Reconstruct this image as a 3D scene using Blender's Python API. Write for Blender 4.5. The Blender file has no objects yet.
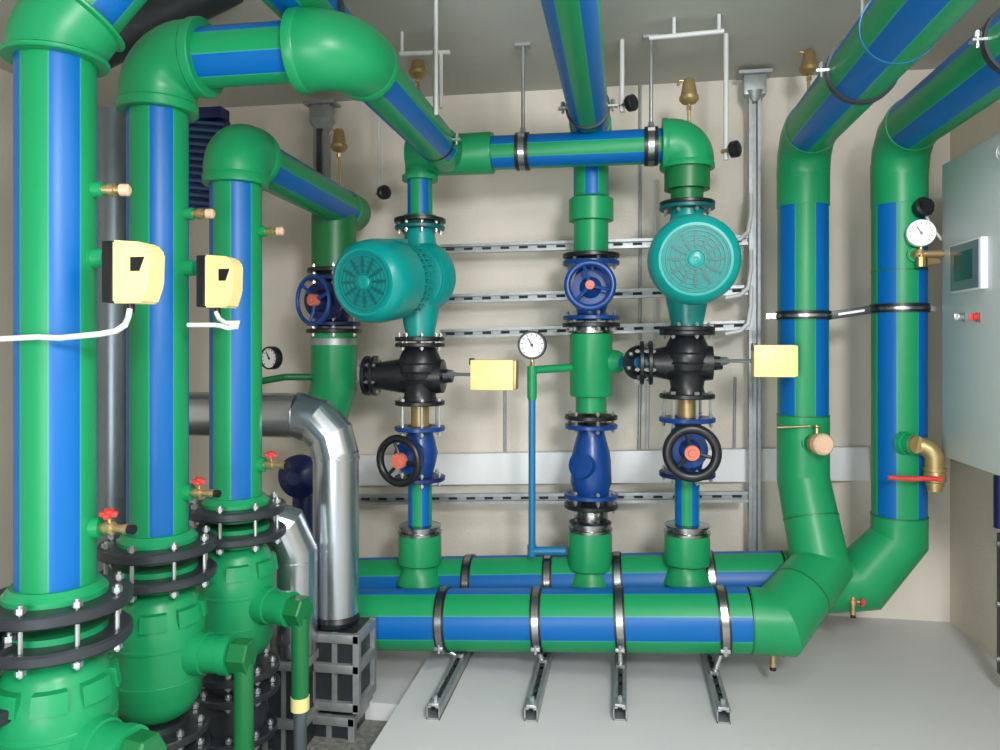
import bpy, bmesh, math, random
from mathutils import Vector, Matrix
random.seed(4)
C = bpy.context.scene.collection
F = 760.0; VH = 345.0; PSI = math.atan(125/760.0); CS, SN = math.cos(PSI), math.sin(PSI)
H = 1.346; D = 4.0
def V(*a): return Vector(a)
def pt(u, v, Y):                       # world point seen at u,v in the vertical plane at distance Y
    k = (u-500)/F; dep = Y/(CS+k*SN)
    return V(dep*(-SN+k*CS), Y, H-(v-VH)/F*dep)
def ptz(u, v, z):                      # world point at height z
    dep = (H-z)*F/(v-VH); k = (u-500)/F
    return V(dep*(-SN+k*CS), dep*(CS+k*SN), z)
class Ch:                              # a vertical axis
    def __init__(s, u, Y):
        k = (u-500)/F; s.dep = Y/(CS+k*SN); s.c = math.cos(math.atan(k))
        s.x = s.dep*(-SN+k*CS); s.y = Y
    def z(s, v): return H-(v-VH)/F*s.dep
    def m(s, px): return px*s.dep/F
    def r(s, w): return .5*w*s.dep/F*s.c
    def p(s, v): return V(s.x, s.y, s.z(v))

# ------------------------------------------------------------------ materials
def mat(name, col, rough=.4, metal=0., noise=0., nscale=20., bump=0., bscale=60., spec=.5, coat=0.):
    m = bpy.data.materials.new(name); m.use_nodes = True
    nt = m.node_tree; b = nt.nodes['Principled BSDF']
    b.inputs['Roughness'].default_value = rough; b.inputs['Metallic'].default_value = metal
    b.inputs['Specular IOR Level'].default_value = spec
    b.inputs['Coat Weight'].default_value = coat
    tc = nt.nodes.new('ShaderNodeTexCoord')
    n = nt.nodes.new('ShaderNodeTexNoise'); n.inputs['Scale'].default_value = nscale; n.inputs['Detail'].default_value = 5
    nt.links.new(tc.outputs['Object'], n.inputs['Vector'])
    mx = nt.nodes.new('ShaderNodeMix'); mx.data_type = 'RGBA'
    d = noise
    mx.inputs[6].default_value = tuple(max(0, c*(1-d)) for c in col)+(1,)
    mx.inputs[7].default_value = tuple(min(1, c*(1+d)) for c in col)+(1,)
    nt.links.new(n.outputs['Fac'], mx.inputs[0]); nt.links.new(mx.outputs[2], b.inputs['Base Color'])
    if bump:
        n2 = nt.nodes.new('ShaderNodeTexNoise'); n2.inputs['Scale'].default_value = bscale; n2.inputs['Detail'].default_value = 6
        nt.links.new(tc.outputs['Object'], n2.inputs['Vector'])
        bp = nt.nodes.new('ShaderNodeBump'); bp.inputs['Strength'].default_value = bump; bp.inputs['Distance'].default_value = .01
        nt.links.new(n2.outputs['Fac'], bp.inputs['Height']); nt.links.new(bp.outputs[0], b.inputs['Normal'])
    return m
GC = (.010, .275, .10); BC = (.0, .118, .40)
def stripe_mat():
    m = bpy.data.materials.new('striped_plastic'); m.use_nodes = True
    nt = m.node_tree; b = nt.nodes['Principled BSDF']; N = nt.nodes.new; L = nt.links.new
    b.inputs['Roughness'].default_value = .38; b.inputs['Specular IOR Level'].default_value = .32
    uv = N('ShaderNodeUVMap'); uv.uv_map = 'UVMap'
    sp = N('ShaderNodeSeparateXYZ'); L(uv.outputs[0], sp.inputs[0])
    def ma(op, a, bv, c=None):
        n = N('ShaderNodeMath'); n.operation = op
        if isinstance(a, (int, float)): n.inputs[0].default_value = a
        else: L(a, n.inputs[0])
        if bv is not None:
            if isinstance(bv, (int, float)): n.inputs[1].default_value = bv
            else: L(bv, n.inputs[1])
        return n.outputs[0]
    fr = ma('FRACT', ma('MULTIPLY', sp.outputs[0], 4), None)
    # distance from the stripe centre (0 = centre of blue)
    dd = ma('ABSOLUTE', ma('SUBTRACT', fr, .5), None)
    blue = ma('GREATER_THAN', dd, .25)
    edge = ma('LESS_THAN', ma('ABSOLUTE', ma('SUBTRACT', dd, .25), None), .014)
    mx = N('ShaderNodeMix'); mx.data_type = 'RGBA'
    mx.inputs[6].default_value = GC+(1,); mx.inputs[7].default_value = BC+(1,); L(blue, mx.inputs[0])
    m2 = N('ShaderNodeMix'); m2.data_type = 'RGBA'; L(mx.outputs[2], m2.inputs[6])
    m2.inputs[7].default_value = (.06, .36, .26, 1); L(ma('MULTIPLY', edge, .5), m2.inputs[0])
    L(m2.outputs[2], b.inputs['Base Color'])
    return m
M = dict(
 stripe=stripe_mat(),
 green=mat('green_plastic', GC, .36, spec=.38, noise=.12, nscale=6),
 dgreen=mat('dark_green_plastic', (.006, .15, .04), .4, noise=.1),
 blue=mat('blue_plastic', BC, .35),
 cyanblue=mat('steel_blue_plastic', (.01, .17, .36), .4),
 vblue=mat('blue_enamel', (.004, .050, .23), .3, noise=.15),
 nblue=mat('navy_enamel', (.008, .015, .10), .35, noise=.2),
 teal=mat('teal_enamel', (.0, .27, .25), .32, noise=.08),
 tealshade=mat('teal_fan_shade', (.0, .185, .175), .5),  # teal darkened to stand for shade inside the fan cover
 dteal=mat('dark_teal_enamel', (.0, .10, .10), .4),
 black=mat('black_enamel', (.010, .011, .014), .35, noise=.3),
 dark=mat('charcoal_steel', (.035, .042, .05), .38, metal=.3, noise=.2),
 chrome=mat('dark_chrome', (.33, .34, .34), .25, metal=1., noise=.1),
 zinc=mat('zinc_steel', (.55, .57, .58), .3, metal=.85, noise=.15),
 galv=mat('galvanised_steel', (.36, .385, .39), .45, metal=.6, noise=.25, nscale=30),
 silver=mat('aluminium_cladding', (.50, .54, .58), .27, metal=.95, noise=.08, nscale=8),
 greyduct=mat('grey_steel_duct', (.20, .24, .27), .35, metal=.7, noise=.1),
 brass=mat('brass', (.62, .45, .22), .3, metal=.8, noise=.15),
 brassold=mat('dull_brass', (.42, .31, .14), .42, metal=.6, noise=.25),
 copper=mat('peach_plastic_cap', (.72, .48, .32), .45, noise=.1),
 red=mat('red_plastic', (.62, .05, .04), .4),
 ored=mat('orange_red_enamel', (.62, .16, .10), .45, noise=.1),
 yellow=mat('yellow_plastic', (.93, .77, .33), .42, noise=.04),
 cream=mat('cream_plastic', (.80, .72, .30), .5),
 white=mat('white_plastic', (.78, .78, .76), .4),
 greyw=mat('pale_grey_tube', (.62, .63, .62), .45),
 cab=mat('pale_grey_powder_coat', (.64, .675, .675), .4, noise=.02),
 screen=mat('dark_screen', (.02, .06, .08), .15),
 scrgrey=mat('screen_bezel', (.14, .18, .20), .3),
 board=mat('trunking_white', (.88, .90, .92), .45, noise=.03),
 slat=mat('blue_slat', (.03, .10, .22), .35),
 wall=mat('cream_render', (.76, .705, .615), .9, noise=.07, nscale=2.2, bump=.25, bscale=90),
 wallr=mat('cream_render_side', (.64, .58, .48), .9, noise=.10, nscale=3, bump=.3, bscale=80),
 ceil=mat('grey_concrete_ceiling', (.52, .51, .46), .9, noise=.08, nscale=2, bump=.1),
 slab=mat('painted_grey_floor', (.62, .62, .62), .45, noise=.04, nscale=2.5, bump=.03),
 gravel=mat('gravel_concrete', (.20, .20, .18), .95, noise=.8, nscale=55, bump=.8, bscale=60),
 slot=mat('slot_shadow', (.02, .025, .03), .7),
)
# ------------------------------------------------------------------ mesh builder
def frame(axis, ref=None):
    a = axis.normalized()
    if ref is None: ref = V(0, -1, 0) if abs(a.y) < .9 else V(0, 0, 1)
    x = ref - a*ref.dot(a)
    if x.length < 1e-4: x = V(1, 0, 0)-a*a.x
    x.normalize(); return x, a.cross(x), a
class MB:
    def __init__(s): s.bm = bmesh.new(); s.uv = s.bm.loops.layers.uv.new('UVMap')
    def rings(s, rings, seg, phase=0, cap=True, closed=False):
        bm = s.bm; n = len(rings); vs = [[bm.verts.new(p) for p in r] for r in rings]
        rng = range(n if closed else n-1)
        for i in rng:
            j = (i+1) % n
            for k in range(seg):
                l = (k+1) % seg
                try: f = bm.faces.new((vs[i][k], vs[i][l], vs[j][l], vs[j][k]))
                except ValueError: continue
                us = (k/seg, (k+1)/seg, (k+1)/seg, k/seg)
                for lp, uu, vv in zip(f.loops, us, (i, i, j, j)): lp[s.uv].uv = (uu+phase+4, vv)
        if cap and not closed:
            for r, rev in ((vs[0], True), (vs[-1], False)):
                try: bm.faces.new(r[::-1] if rev else r)
                except ValueError: pass
        return s
    def lathe(s, p, axis, prof, seg=32, ref=None, phase=0, cap=True, closed=False):
        x, y, a = frame(axis, ref)
        R = []
        for t, r in prof:
            c = p+a*t; r = max(r, 1e-4)
            R.append([c+(x*math.cos(2*math.pi*k/seg)+y*math.sin(2*math.pi*k/seg))*r for k in range(seg)])
        return s.rings(R, seg, phase, cap, closed)
    def cyl(s, p0, p1, r, seg=20, ref=None, phase=0, r2=None):
        d = p1-p0
        return s.lathe(p0, d, [(0, r), (d.length, r2 if r2 is not None else r)], seg, ref, phase)
    def tube_ring(s, p, axis, r_in, r_out, h, seg=40):    # washer/annulus
        return s.lathe(p, axis, [(0, r_in), (0, r_out), (h, r_out), (h, r_in)], seg, closed=True)
    def torus(s, c, axis, R, r, seg=36, sec=10, arc=None):
        x, y, a = frame(axis)
        rg = []
        for k in range(seg):
            t = 2*math.pi*k/seg; d = x*math.cos(t)+y*math.sin(t)
            rg.append([c+d*(R+r*math.cos(2*math.pi*j/sec))+a*r*math.sin(2*math.pi*j/sec) for j in range(sec)])
        return s.rings(rg, sec, closed=True, cap=False)
    def sweep(s, pts, r, seg=28, ref=None, phase=0, cap=True):
        n = len(pts); rr = r if isinstance(r, (list, tuple)) else [r]*n
        d = [(pts[i+1]-pts[i]).normalized() for i in range(n-1)]
        x, y, a = frame(d[0], ref)
        off = [x*math.cos(2*math.pi*k/seg)+y*math.sin(2*math.pi*k/seg) for k in range(seg)]
        R = [[pts[0]+o*rr[0] for o in off]]
        for i in range(1, n):
            if i < n-1:
                nrm = (d[i-1]+d[i]).normalized()
                dd = d[i-1]; R.append([pts[i]+(o - dd*(o.dot(nrm)/dd.dot(nrm)))*rr[i] for o in off])
                q = d[i-1].rotation_difference(d[i]); off = [q @ o for o in off]
            else: R.append([pts[i]+o*rr[i] for o in off])
        return s.rings(R, seg, phase, cap)
    def box(s, c, sz, ax=None, bev=0):
        ax = ax or (V(1, 0, 0), V(0, 1, 0), V(0, 0, 1)); b = bmesh.new()
        bmesh.ops.create_cube(b, size=1)
        for v in b.verts: v.co = V(v.co.x*sz[0], v.co.y*sz[1], v.co.z*sz[2])
        if bev: bmesh.ops.bevel(b, geom=list(b.edges), offset=bev, segments=2, profile=.6, affect='EDGES')
        mp = {v: s.bm.verts.new(c+ax[0]*v.co.x+ax[1]*v.co.y+ax[2]*v.co.z) for v in b.verts}
        for f in b.faces: s.bm.faces.new([mp[v] for v in f.verts])
        b.free(); return s
    def prism(s, poly, z0, z1, org=None, ax=None):
        ax = ax or (V(1, 0, 0), V(0, 1, 0), V(0, 0, 1)); org = org or V(0, 0, 0)
        lo = [s.bm.verts.new(org+ax[0]*a+ax[1]*b+ax[2]*z0) for a, b in poly]
        hi = [s.bm.verts.new(org+ax[0]*a+ax[1]*b+ax[2]*z1) for a, b in poly]
        n = len(poly); s.bm.faces.new(lo[::-1]); s.bm.faces.new(hi)
        for i in range(n): s.bm.faces.new((lo[i], lo[(i+1) % n], hi[(i+1) % n], hi[i]))
        return s
    def build(s, name, m, parent=None, ang=38):
        bm = s.bm; bmesh.ops.recalc_face_normals(bm, faces=bm.faces)
        o0 = V(0, 0, 0); p = parent
        while p is not None: o0 = o0+p.location; p = p.parent
        if parent is None:
            cs = [v.co for v in bm.verts]
            mn = V(*[min(c[i] for c in cs) for i in range(3)]); mx = V(*[max(c[i] for c in cs) for i in range(3)])
            o0 = V((mn.x+mx.x)/2, (mn.y+mx.y)/2, mn.z)
        for v in bm.verts: v.co -= o0
        for f in bm.faces: f.smooth = True
        th = math.radians(ang)
        for e in bm.edges:
            if len(e.link_faces) == 2 and e.calc_face_angle(0) > th: e.smooth = False
        me = bpy.data.meshes.new(name); bm.to_mesh(me); bm.free()
        me.materials.append(M[m] if isinstance(m, str) else m)
        o = bpy.data.objects.new(name, me); C.objects.link(o)
        if parent is None: o.location = o0
        o.parent = parent
        return o
def thing(name, label, cat, loc, group=None):
    o = bpy.data.objects.new(name, None); C.objects.link(o); o.location = loc; o.empty_display_size = .05
    return tag(o, label, cat, group)
def tag(o, label, cat, group=None, kind=None):
    if label: o['label'] = label
    if cat: o['category'] = cat
    if group: o['group'] = group
    if kind: o['kind'] = kind
    return o
def struct(name, mb, m):
    o = mb.build(name, m); o['kind'] = 'structure'; return o
_bc = {}
def bolt(part, root, p, axis, r, ln):          # a bolt with a nut at both ends, centred at p
    key = (round(axis.x, 3), round(axis.y, 3), round(axis.z, 3), round(r, 4), round(ln, 4))
    if key not in _bc:
        m = MB(); a = axis.normalized(); h = r*1.3
        m.cyl(-a*ln/2, a*ln/2, r*.6, 8)
        m.cyl(-a*(ln/2), -a*(ln/2-h), r*1.25, 6); m.cyl(a*(ln/2-h), a*ln/2, r*1.25, 6)
        m.cyl(-a*(ln/2+h*.5), a*(ln/2+h*.5), r*.55, 8)
        bm = m.bm; bmesh.ops.recalc_face_normals(bm, faces=bm.faces)
        me = bpy.data.meshes.new('bolt'); bm.to_mesh(me); bm.free(); me.materials.append(M['zinc']); _bc[key] = me
    o = bpy.data.objects.new('bolt', _bc[key]); C.objects.link(o); o.parent = part; o.location = p-root.location
    return o
def flange(root, c, axis, R, th, m='black', nb=8, br=.007, bl=None, rin=None, a0=.35, bolts=True, name='flange'):
    a = axis.normalized(); rin = rin or R*.5
    b = MB(); e = th*.15
    b.lathe(c-a*th/2, a, [(0, rin), (0, R-e), (e, R), (th-e, R), (th, R-e), (th, rin)], 40, closed=True)
    f = b.build(name, m, root)
    if bolts:
        x, y, _ = frame(a)
        for k in range(nb):
            t = a0+2*math.pi*k/nb
            bolt(f, root, c+(x*math.cos(t)+y*math.sin(t))*(R*.83), a, br, bl or th*1.8)
    return f
def arcpts(p, din, dout, rb, n=10):               # p = corner
    din = din.normalized(); dout = dout.normalized(); th = din.angle(dout); L = rb*math.tan(th/2)
    s = p-din*L; c = (dout-din*din.dot(dout)).normalized()   # toward the centre
    cen = s+c*rb
    return [cen - c*rb*math.cos(th*i/n) + din*rb*math.sin(th*i/n) for i in range(n+1)], L
def elbow(root, p, din, dout, rb, r, name='elbow', m='green', sock=.03, rim=1.0, r_end=None, n=12, sock2=None):
    pts, L = arcpts(p, din, dout, rb, n)
    din = din.normalized(); dout = dout.normalized()
    re = r_end or r; sock2 = sock if sock2 is None else sock2
    P = [pts[0]-din*sock]+pts+[pts[-1]+dout*sock2]
    rs = [r]+[r+(re-r)*i/n for i in range(n+1)]+[re]
    b = MB(); b.sweep(P, rs, 36)
    if rim > 1:
        b.lathe(P[0]-din*.002, din, [(0, r*.3), (0, r*rim-.003), (.003, r*rim), (sock*.6, r*rim), (sock*.6+.006, r)], 40)
        b.lathe(P[-1]+dout*.002, -dout, [(0, re*.3), (0, re*rim-.003), (.003, re*rim), (sock*.6, re*rim), (sock*.6+.006, re)], 40)
    return b.build(name, m, root), L+sock
def pipe(root, p0, p1, r, phase=0, ref=None, m='stripe', name='pipe'):
    b = MB(); b.cyl(p0, p1, r, 48, ref, phase/360.); return b.build(name, m, root)
UP = V(0, 0, 1); DN = V(0, 0, -1); RT = V(1, 0, 0); LF = V(-1, 0, 0); FR = V(0, -1, 0); BK = V(0, 1, 0)

# ------------------------------------------------------------------ room
XR = pt(950, 400, D).x; XL = -3.0; YF = -1.6; ZC = 2*H; ZL = -.16
EX = ptz(391, 716, 0).x        # left edge of the painted slab
def bx(x0, x1, y0, y1, z0, z1):
    m = MB(); m.box(V((x0+x1)/2, (y0+y1)/2, (z0+z1)/2), (x1-x0, y1-y0, z1-z0)); return m
struct('floor', bx(EX, XR, YF, D, -.26, 0), 'slab')
struct('floor_lower', bx(XL, EX, YF, D, -.26, ZL), 'gravel')
struct('wall_back', bx(XL-.1, XR+.1, D, D+.1, -.26, ZC+.1), 'wall')
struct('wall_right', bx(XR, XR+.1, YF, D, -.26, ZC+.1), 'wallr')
struct('wall_left', bx(XL-.1, XL, YF, D, -.26, ZC+.1), 'wall')
struct('wall_front', bx(XL-.1, XR+.1, YF-.1, YF, -.26, ZC+.1), 'wall')
struct('ceiling', bx(XL, XR, YF, D, ZC, ZC+.1), 'ceil')
yb = ptz(380, 703, ZL+.07).y
struct('trim_1', bx(-1.75, EX-.002, yb, D, ZL, ZL+.07), 'slab')

# ------------------------------------------------------------------ left risers
def small_socket(root, c, r, ln, name='socket', d=RT, m='green'):
    b = MB(); b.lathe(c, d, [(-.02, r*1.25), (ln*.25, r*1.2), (ln*.3, r), (ln, r), (ln, r*.6)], 20); return b.build(name, m, root)
def plug(label, c, d, s=1.0):
    t = thing('brass_plug', label, 'plug', c)
    b = MB(); b.lathe(c, d, [(0, .010*s), (.012*s, .010*s), (.012*s, .014*s), (.024*s, .014*s), (.026*s, .009*s), (.036*s, .009*s)], 6+8)
    b.build('hex_body', 'brass', t)
    b = MB(); b.lathe(c+d*.036*s, d, [(0, .013*s), (.016*s, .013*s), (.020*s, .008*s)], 14); b.build('cap', 'copper', t)
    return t
def drain_cock(label, c, d, s=1.0, hd=UP, group=None):
    t = thing('drain_cock', label, 'valve', c, group)
    b = MB(); b.lathe(c, d, [(0, .012*s), (.014*s, .012*s), (.016*s, .017*s), (.036*s, .017*s), (.038*s, .010*s), (.07*s, .010*s), (.07*s, .013*s), (.085*s, .013*s)], 16)
    b.cyl(c+d*.026*s, c+d*.026*s+hd*.03*s, .006*s, 10); b.build('body', 'brass', t)
    b = MB(); hc = c+d*.026*s+hd*.034*s
    x, y, a = frame(hd, d)
    for k in (0, 1): b.box(hc+hd*.004*s, (.042*s, .014*s, .012*s), ((x*math.cos(.4+k*1.57)+y*math.sin(.4+k*1.57)), (-x*math.sin(.4+k*1.57)+y*math.cos(.4+k*1.57)), a), bev=.002*s)
    b.cyl(hc, hc+hd*.016*s, .011*s, 12); b.build('handle', 'red', t)
    b = MB(); b.cyl(c+d*.085*s, c+d*.1*s, .0125*s, 12); b.build('end_cap', 'black', t)
    return t
def sensor_box(label, c, sx, sy, sz, name='thermostat', cab=None):
    t = thing(name, label, 'thermostat', c)
    # black back plate, yellow tapered hood with window
    b = MB(); b.box(c+V(sx*.10, 0, 0), (sx*.24, sy*.95, sz*.98), bev=.003); b.build('base_plate', 'black', t)
    b = MB()
    x0, x1 = sx*.2, sx*1.0
    poly = [(x0, -sz/2), (x0, sz/2), (x0+(x1-x0)*.8, sz*.46), (x1, sz*.32), (x1*.98, -sz*.2), (x0+(x1-x0)*.8, -sz*.5)]
    b.prism([(a, z) for a, z in poly], -sy/2, sy/2, c, (V(1, 0, 0), V(0, 0, 1), V(0, -1, 0)))
    bmesh.ops.bevel(b.bm, geom=list(b.bm.edges), offset=.005, segments=3, affect='EDGES'); h = b.build('hood', 'yellow', t)
    b = MB(); wx = x0+(x1-x0)*.72
    b.prism([(wx-sx*.14, sz*.0), (wx-sx*.14, sz*.22), (wx+sx*.16, sz*.22), (wx+sx*.05, -sz*.0)], sy/2-.002, sy/2+.002, c, (V(1, 0, 0), V(0, 0, 1), V(0, -1, 0)))
    b.build('window', 'black', h)
    b = MB(); b.cyl(c+V(sx*.42, 0, -sz*.5), c+V(sx*.42, 0, -sz*.5-.02), .009, 14); b.build('cable_gland', 'black', t)
    return t
Rw = .0875
def riser(u, Y, wpx, vcol, desc, vbot_ph):
    c = Ch(u, Y); r = c.r(wpx); zc = c.z(vcol)
    return c, r, zc
R1 = Ch(56, 1.637); R2 = Ch(158, 2.118); R3 = Ch(236, 2.47)
rad = {1: R1.r(84), 2: R2.r(63), 3: R3.r(53)}
def left_riser(i, c, vtop, vbot, ph, label):
    r = rad[i]; t = thing('riser_pipe', label, 'pipe', V(c.x, c.y, c.z(vbot)))
    pipe(t, c.p(vbot), c.p(vtop), r, ph)
    zf = c.z(vbot)
    # green stub end (collar) seated inside a loose black flange
    b = MB(); b.lathe(V(c.x, c.y, zf-.02), UP, [(-.05, r*1.12), (0, r*1.12), (.0, r*1.30), (.012, r*1.30), (.02, r*1.22), (.03, r*1.12), (.03, r*.9)], 48); b.build('stub_collar', 'green', t)
    fz = V(c.x, c.y, zf-.035)
    flange(t, fz, UP, r*1.93, .030, 'dark', 8, .0095, .05, rin=r*1.1, a0=.1, bolts=False, name='backing_flange')
    return t, r, fz
def strainer(i, c, fz, r, label, outlet, rot=.1):
    """green union body below the riser, with lower flange, bolts and side outlet"""
    zb = fz.z-.105
    t = thing('strainer', label, 'strainer', V(c.x, c.y, zb-.40))
    lf = V(c.x, c.y, fz.z-.085)
    b = MB(); R = r*1.93; e = .006
    b.lathe(lf-UP*.015, UP, [(0, r*1.1), (0, R-e), (e, R), (.024, R), (.030, R-e), (.030, r*1.1)], 48, closed=True)
    f = b.build('flange', 'dark', t)
    for k in range(8):
        a = rot+2*math.pi*k/8
        bolt(f, t, V(c.x, c.y, fz.z-.043)+V(math.sin(a), -math.cos(a), 0)*(r*1.93*.86), UP, .0095, .15)
    b = MB()
    b.lathe(V(c.x, c.y, lf.z+.03), DN, [(0, r*1.3), (.03, r*1.3), (.032, r*1.0), (.07, r*1.0), (.085, r*1.2), (.10, r*1.30), (.14, r*1.40), (.160, r*1.53), (.22, r*1.53), (.222, r*1.55), (.23, r*1.55), (.232, r*1.52), (.33, r*1.50), (.332, r*1.52), (.34, r*1.51), (.40, r*1.42), (.44, r*1.15), (.47, r*.6)], 48)
    b.build('body', 'green', t)
    b = MB()
    for k in range(8):          # raised notched segments on the shoulder of the union nut
        a0 = 2*math.pi*k/8+.12+rot; a1 = 2*math.pi*(k+1)/8-.12+rot; n = 6; z1 = lf.z-.082; z0 = lf.z-.122
        rg = []
        for q in range(n+1):
            a = a0+(a1-a0)*q/n; d = V(math.sin(a), -math.cos(a), 0); cc = V(c.x, c.y, 0)
            rg.append([cc+d*r*1.15+UP*z1, cc+d*r*1.54+UP*(z1-.006), cc+d*r*1.62+UP*(z0-.012), cc+d*r*1.15+UP*z0])
        b.rings(rg, 4)
    b.build('union_nut', 'green', t)
    if outlet:
        od = outlet.normalized(); oc = V(c.x, c.y, lf.z-.235)
        s = r/.0875
        b = MB(); q = oc+od*(r*1.44)
        b.lathe(q, od, [(-.03, .066*s), (.01, .064*s), (.03, .060*s), (.032, .060*s), (.034, .054*s), (.085*s, .054*s), (.087*s, .058*s), (.115*s, .058*s)], 32)
        b.build('side_outlet', 'green', t)
        b = MB(); q2 = q+od*.115*s; b.lathe(q2, od, [(0, .040*s), (.004, .050*s), (.055*s, .050*s), (.060*s, .044*s)], 6); b.build('hex_cap', 'dgreen', t)
        return t, q2+od*.036*s, lf
    return t, None, lf
# riser 1
t1, r1, f1 = left_riser(1, R1, 55, 586, 38, 'nearest green and blue striped riser pipe at the far left, widest in the photo')
e, L = elbow(t1, R1.p(42), UP, V(.47, .30, .83), .11, r1*1.22, sock=.015, rim=1.10, sock2=.062)
pA = R1.p(42); dA = V(.47, .30, .83).normalized(); pipe(t1, pA+dA*.06, pA+dA*.42, r1, 20)
# riser 2 with the overhead run to the upper header
t2, r2, f2 = left_riser(2, R2, 100, 534, 50, 'second green and blue striped riser pipe, joined by elbows to the overhead run')
zh = R2.z(0)  # placeholder
ZH = pt(565, 150, 3.38).z                    # height of the overhead header axis
c2 = V(R2.x, R2.y, ZH); cE = V(pt(348, 48, 2.118).x, 2.118, ZH)
elbow(t2, c2, UP, RT, .115, r2*1.27, sock=.045, rim=1.045)
pipe(t2, c2+RT*.12, cE-RT*.08, r2, 53)
elbow(t2, cE, RT, BK, .11, r2*1.34, sock=.045, rim=1.03, r_end=r2*1.18)
YH = 3.38; cT = V(cE.x, YH, ZH)
pipe(t2, cE+BK*.13, cT-BK*.02, .084, 50, ref=LF)
# riser 3 with its run toward the back
t3, r3, f3 = left_riser(3, R3, 175, 498, 50, 'third green and blue striped riser pipe, smallest of the three at left')
Z3 = R3.z(151); c3 = V(R3.x, R3.y, Z3)
elbow(t3, c3, UP, BK, .07, r3*1.24, sock=.05, rim=1.035)
b3e = V(R3.x, 3.62, Z3-.02)
pipe(t3, c3+BK*.1, b3e, r3*.98, 57, ref=RT)
b = MB(); b.lathe(b3e-BK*.12, BK, [(0, r3*.9), (0, r3*1.06), (.13, r3*1.06), (.16, r3*.8), (.165, .02)], 40); b.build('end_fitting', 'green', t3)
od = V(.93, -.36, 0)
s1, o1, l1 = strainer(1, R1, f1, r1, 'green strainer body under the nearest riser, cut by the bottom of the photo', V(.97, -.2, 0), .2)
s2, o2, l2 = strainer(2, R2, f2, r2, 'green strainer body with side outlet under the second riser', V(1, .02, 0), .1)
s3, o3, l3 = strainer(3, R3, f3, r3, 'green strainer body with side outlet under the third riser', V(.97, -.25, 0), .15)
# tail pipes dropping from the outlets
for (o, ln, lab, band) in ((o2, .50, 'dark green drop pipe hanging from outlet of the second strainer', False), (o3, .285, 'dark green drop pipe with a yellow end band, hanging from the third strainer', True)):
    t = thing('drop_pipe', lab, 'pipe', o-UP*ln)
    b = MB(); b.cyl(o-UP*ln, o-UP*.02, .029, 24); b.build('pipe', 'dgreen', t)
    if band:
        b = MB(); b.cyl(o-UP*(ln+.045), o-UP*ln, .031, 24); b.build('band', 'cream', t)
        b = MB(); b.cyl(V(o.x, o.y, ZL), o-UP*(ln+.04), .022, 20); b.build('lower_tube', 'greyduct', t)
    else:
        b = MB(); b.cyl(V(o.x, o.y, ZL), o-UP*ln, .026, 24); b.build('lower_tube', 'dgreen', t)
# flanged feet under the strainers
for i, (c, r, l, lab) in enumerate(((R1, r1, l1, 'nearest'), (R2, r2, l2, 'second'), (R3, r3, l3, 'third'))):
    t = thing('flanged_valve', 'black flanged valve standing below the %s strainer' % lab, 'valve', V(c.x, c.y, ZL))
    z = l.z-.47
    flange(t, V(c.x, c.y, z), UP, r*1.7, .024, 'dark', 8, .009, .05, rin=.02, a0=.3)
    flange(t, V(c.x, c.y, z-.07), UP, r*1.7, .024, 'dark', 8, .009, .05, rin=.02, a0=.3)
    flange(t, V(c.x, c.y, z-.22), UP, r*1.6, .024, 'dark', 8, .009, .05, rin=.02, a0=.3)
    b = MB(); b.lathe(V(c.x, c.y, ZL), UP, [(0, r*1.5), (.02, r*1.5), (.02, r), (z-.25-ZL, r), (z-.15-ZL, r*1.25), (z-.08-ZL, r*1.0), (z+.03-ZL, r*1.0)], 32); b.build('body', 'dark', t)
# part of another flanged valve at the photo's left edge
cq = Ch(-42, 1.5); t = thing('flanged_pipe', 'black bolted flange of a pipe cut by the left edge', 'pipe', V(cq.x, cq.y, ZL))
for v in (650, 712): flange(t, cq.p(v), UP, cq.m(59), .03, 'dark', 8, .011, .06, rin=.03, a0=.25)
b = MB(); b.cyl(V(cq.x, cq.y, ZL), cq.p(640), .075, 32); b.build('pipe', 'green', t)
b = MB(); b.lathe(cq.p(640), UP, [(0, .09), (.02, .09), (.06, .07), (.065, .02)], 32); b.build('cap', 'dark', t)

# small sockets, plugs and thermostats
def side(c, v, r, yoff=-.03): return V(c.x+math.sqrt(max(r*r-yoff*yoff, 0)), c.y+yoff, c.z(v))
for c, r, t, vp, vs, vd, nm in ((R1, r1, t1, 189, 258, 528, 'nearest'), (R2, r2, t2, 214, 268, 492, 'second'), (R3, r3, t3, 232, None, 464, 'third')):
    s = 1.0*r/.0875; phi = PSI+math.atan((500-{56: 56, 158: 158, 236: 236}[{'nearest': 56, 'second': 158, 'third': 236}[nm]])/F)+1.12; SD = V(math.sin(phi), -math.cos(phi), 0)
    side = lambda c, v, r: V(c.x, c.y, c.z(v))+SD*r*.99
    p = side(c, vp, r); small_socket(t, p-SD*.012, .019*s, .034*s, d=SD)
    plug('brass test plug sticking out of the %s riser near the top' % nm, p+SD*.022*s, SD, s*1.15)
    if vs:
        p = side(c, vs, r); small_socket(t, p-SD*.012, .024*s, .040*s, d=SD)
    p = side(c, vd, r); small_socket(t, p-SD*.012, .026*s, .03*s, d=SD)
    drain_cock('brass drain cock with red handle at the foot of the %s riser' % nm, p+SD*.018*s, V(.97, -.1, 0).normalized(), s*.95, V(.1, -.2, .95).normalized())
def box_px(label, u0, u1, v0, v1, Y, **k):
    a = pt(u0, (v0+v1)/2, Y); b_ = pt(u1, (v0+v1)/2, Y); h = pt(u0, v0, Y).z-pt(u0, v1, Y).z
    return sensor_box(label, a, b_.x-a.x, .07, h, **k), a, b_, h
sb1, a1, _, h1 = box_px('yellow thermostat box with black back plate beside the nearest riser', 112, 157, 242, 304, R1.y-.05)
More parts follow.
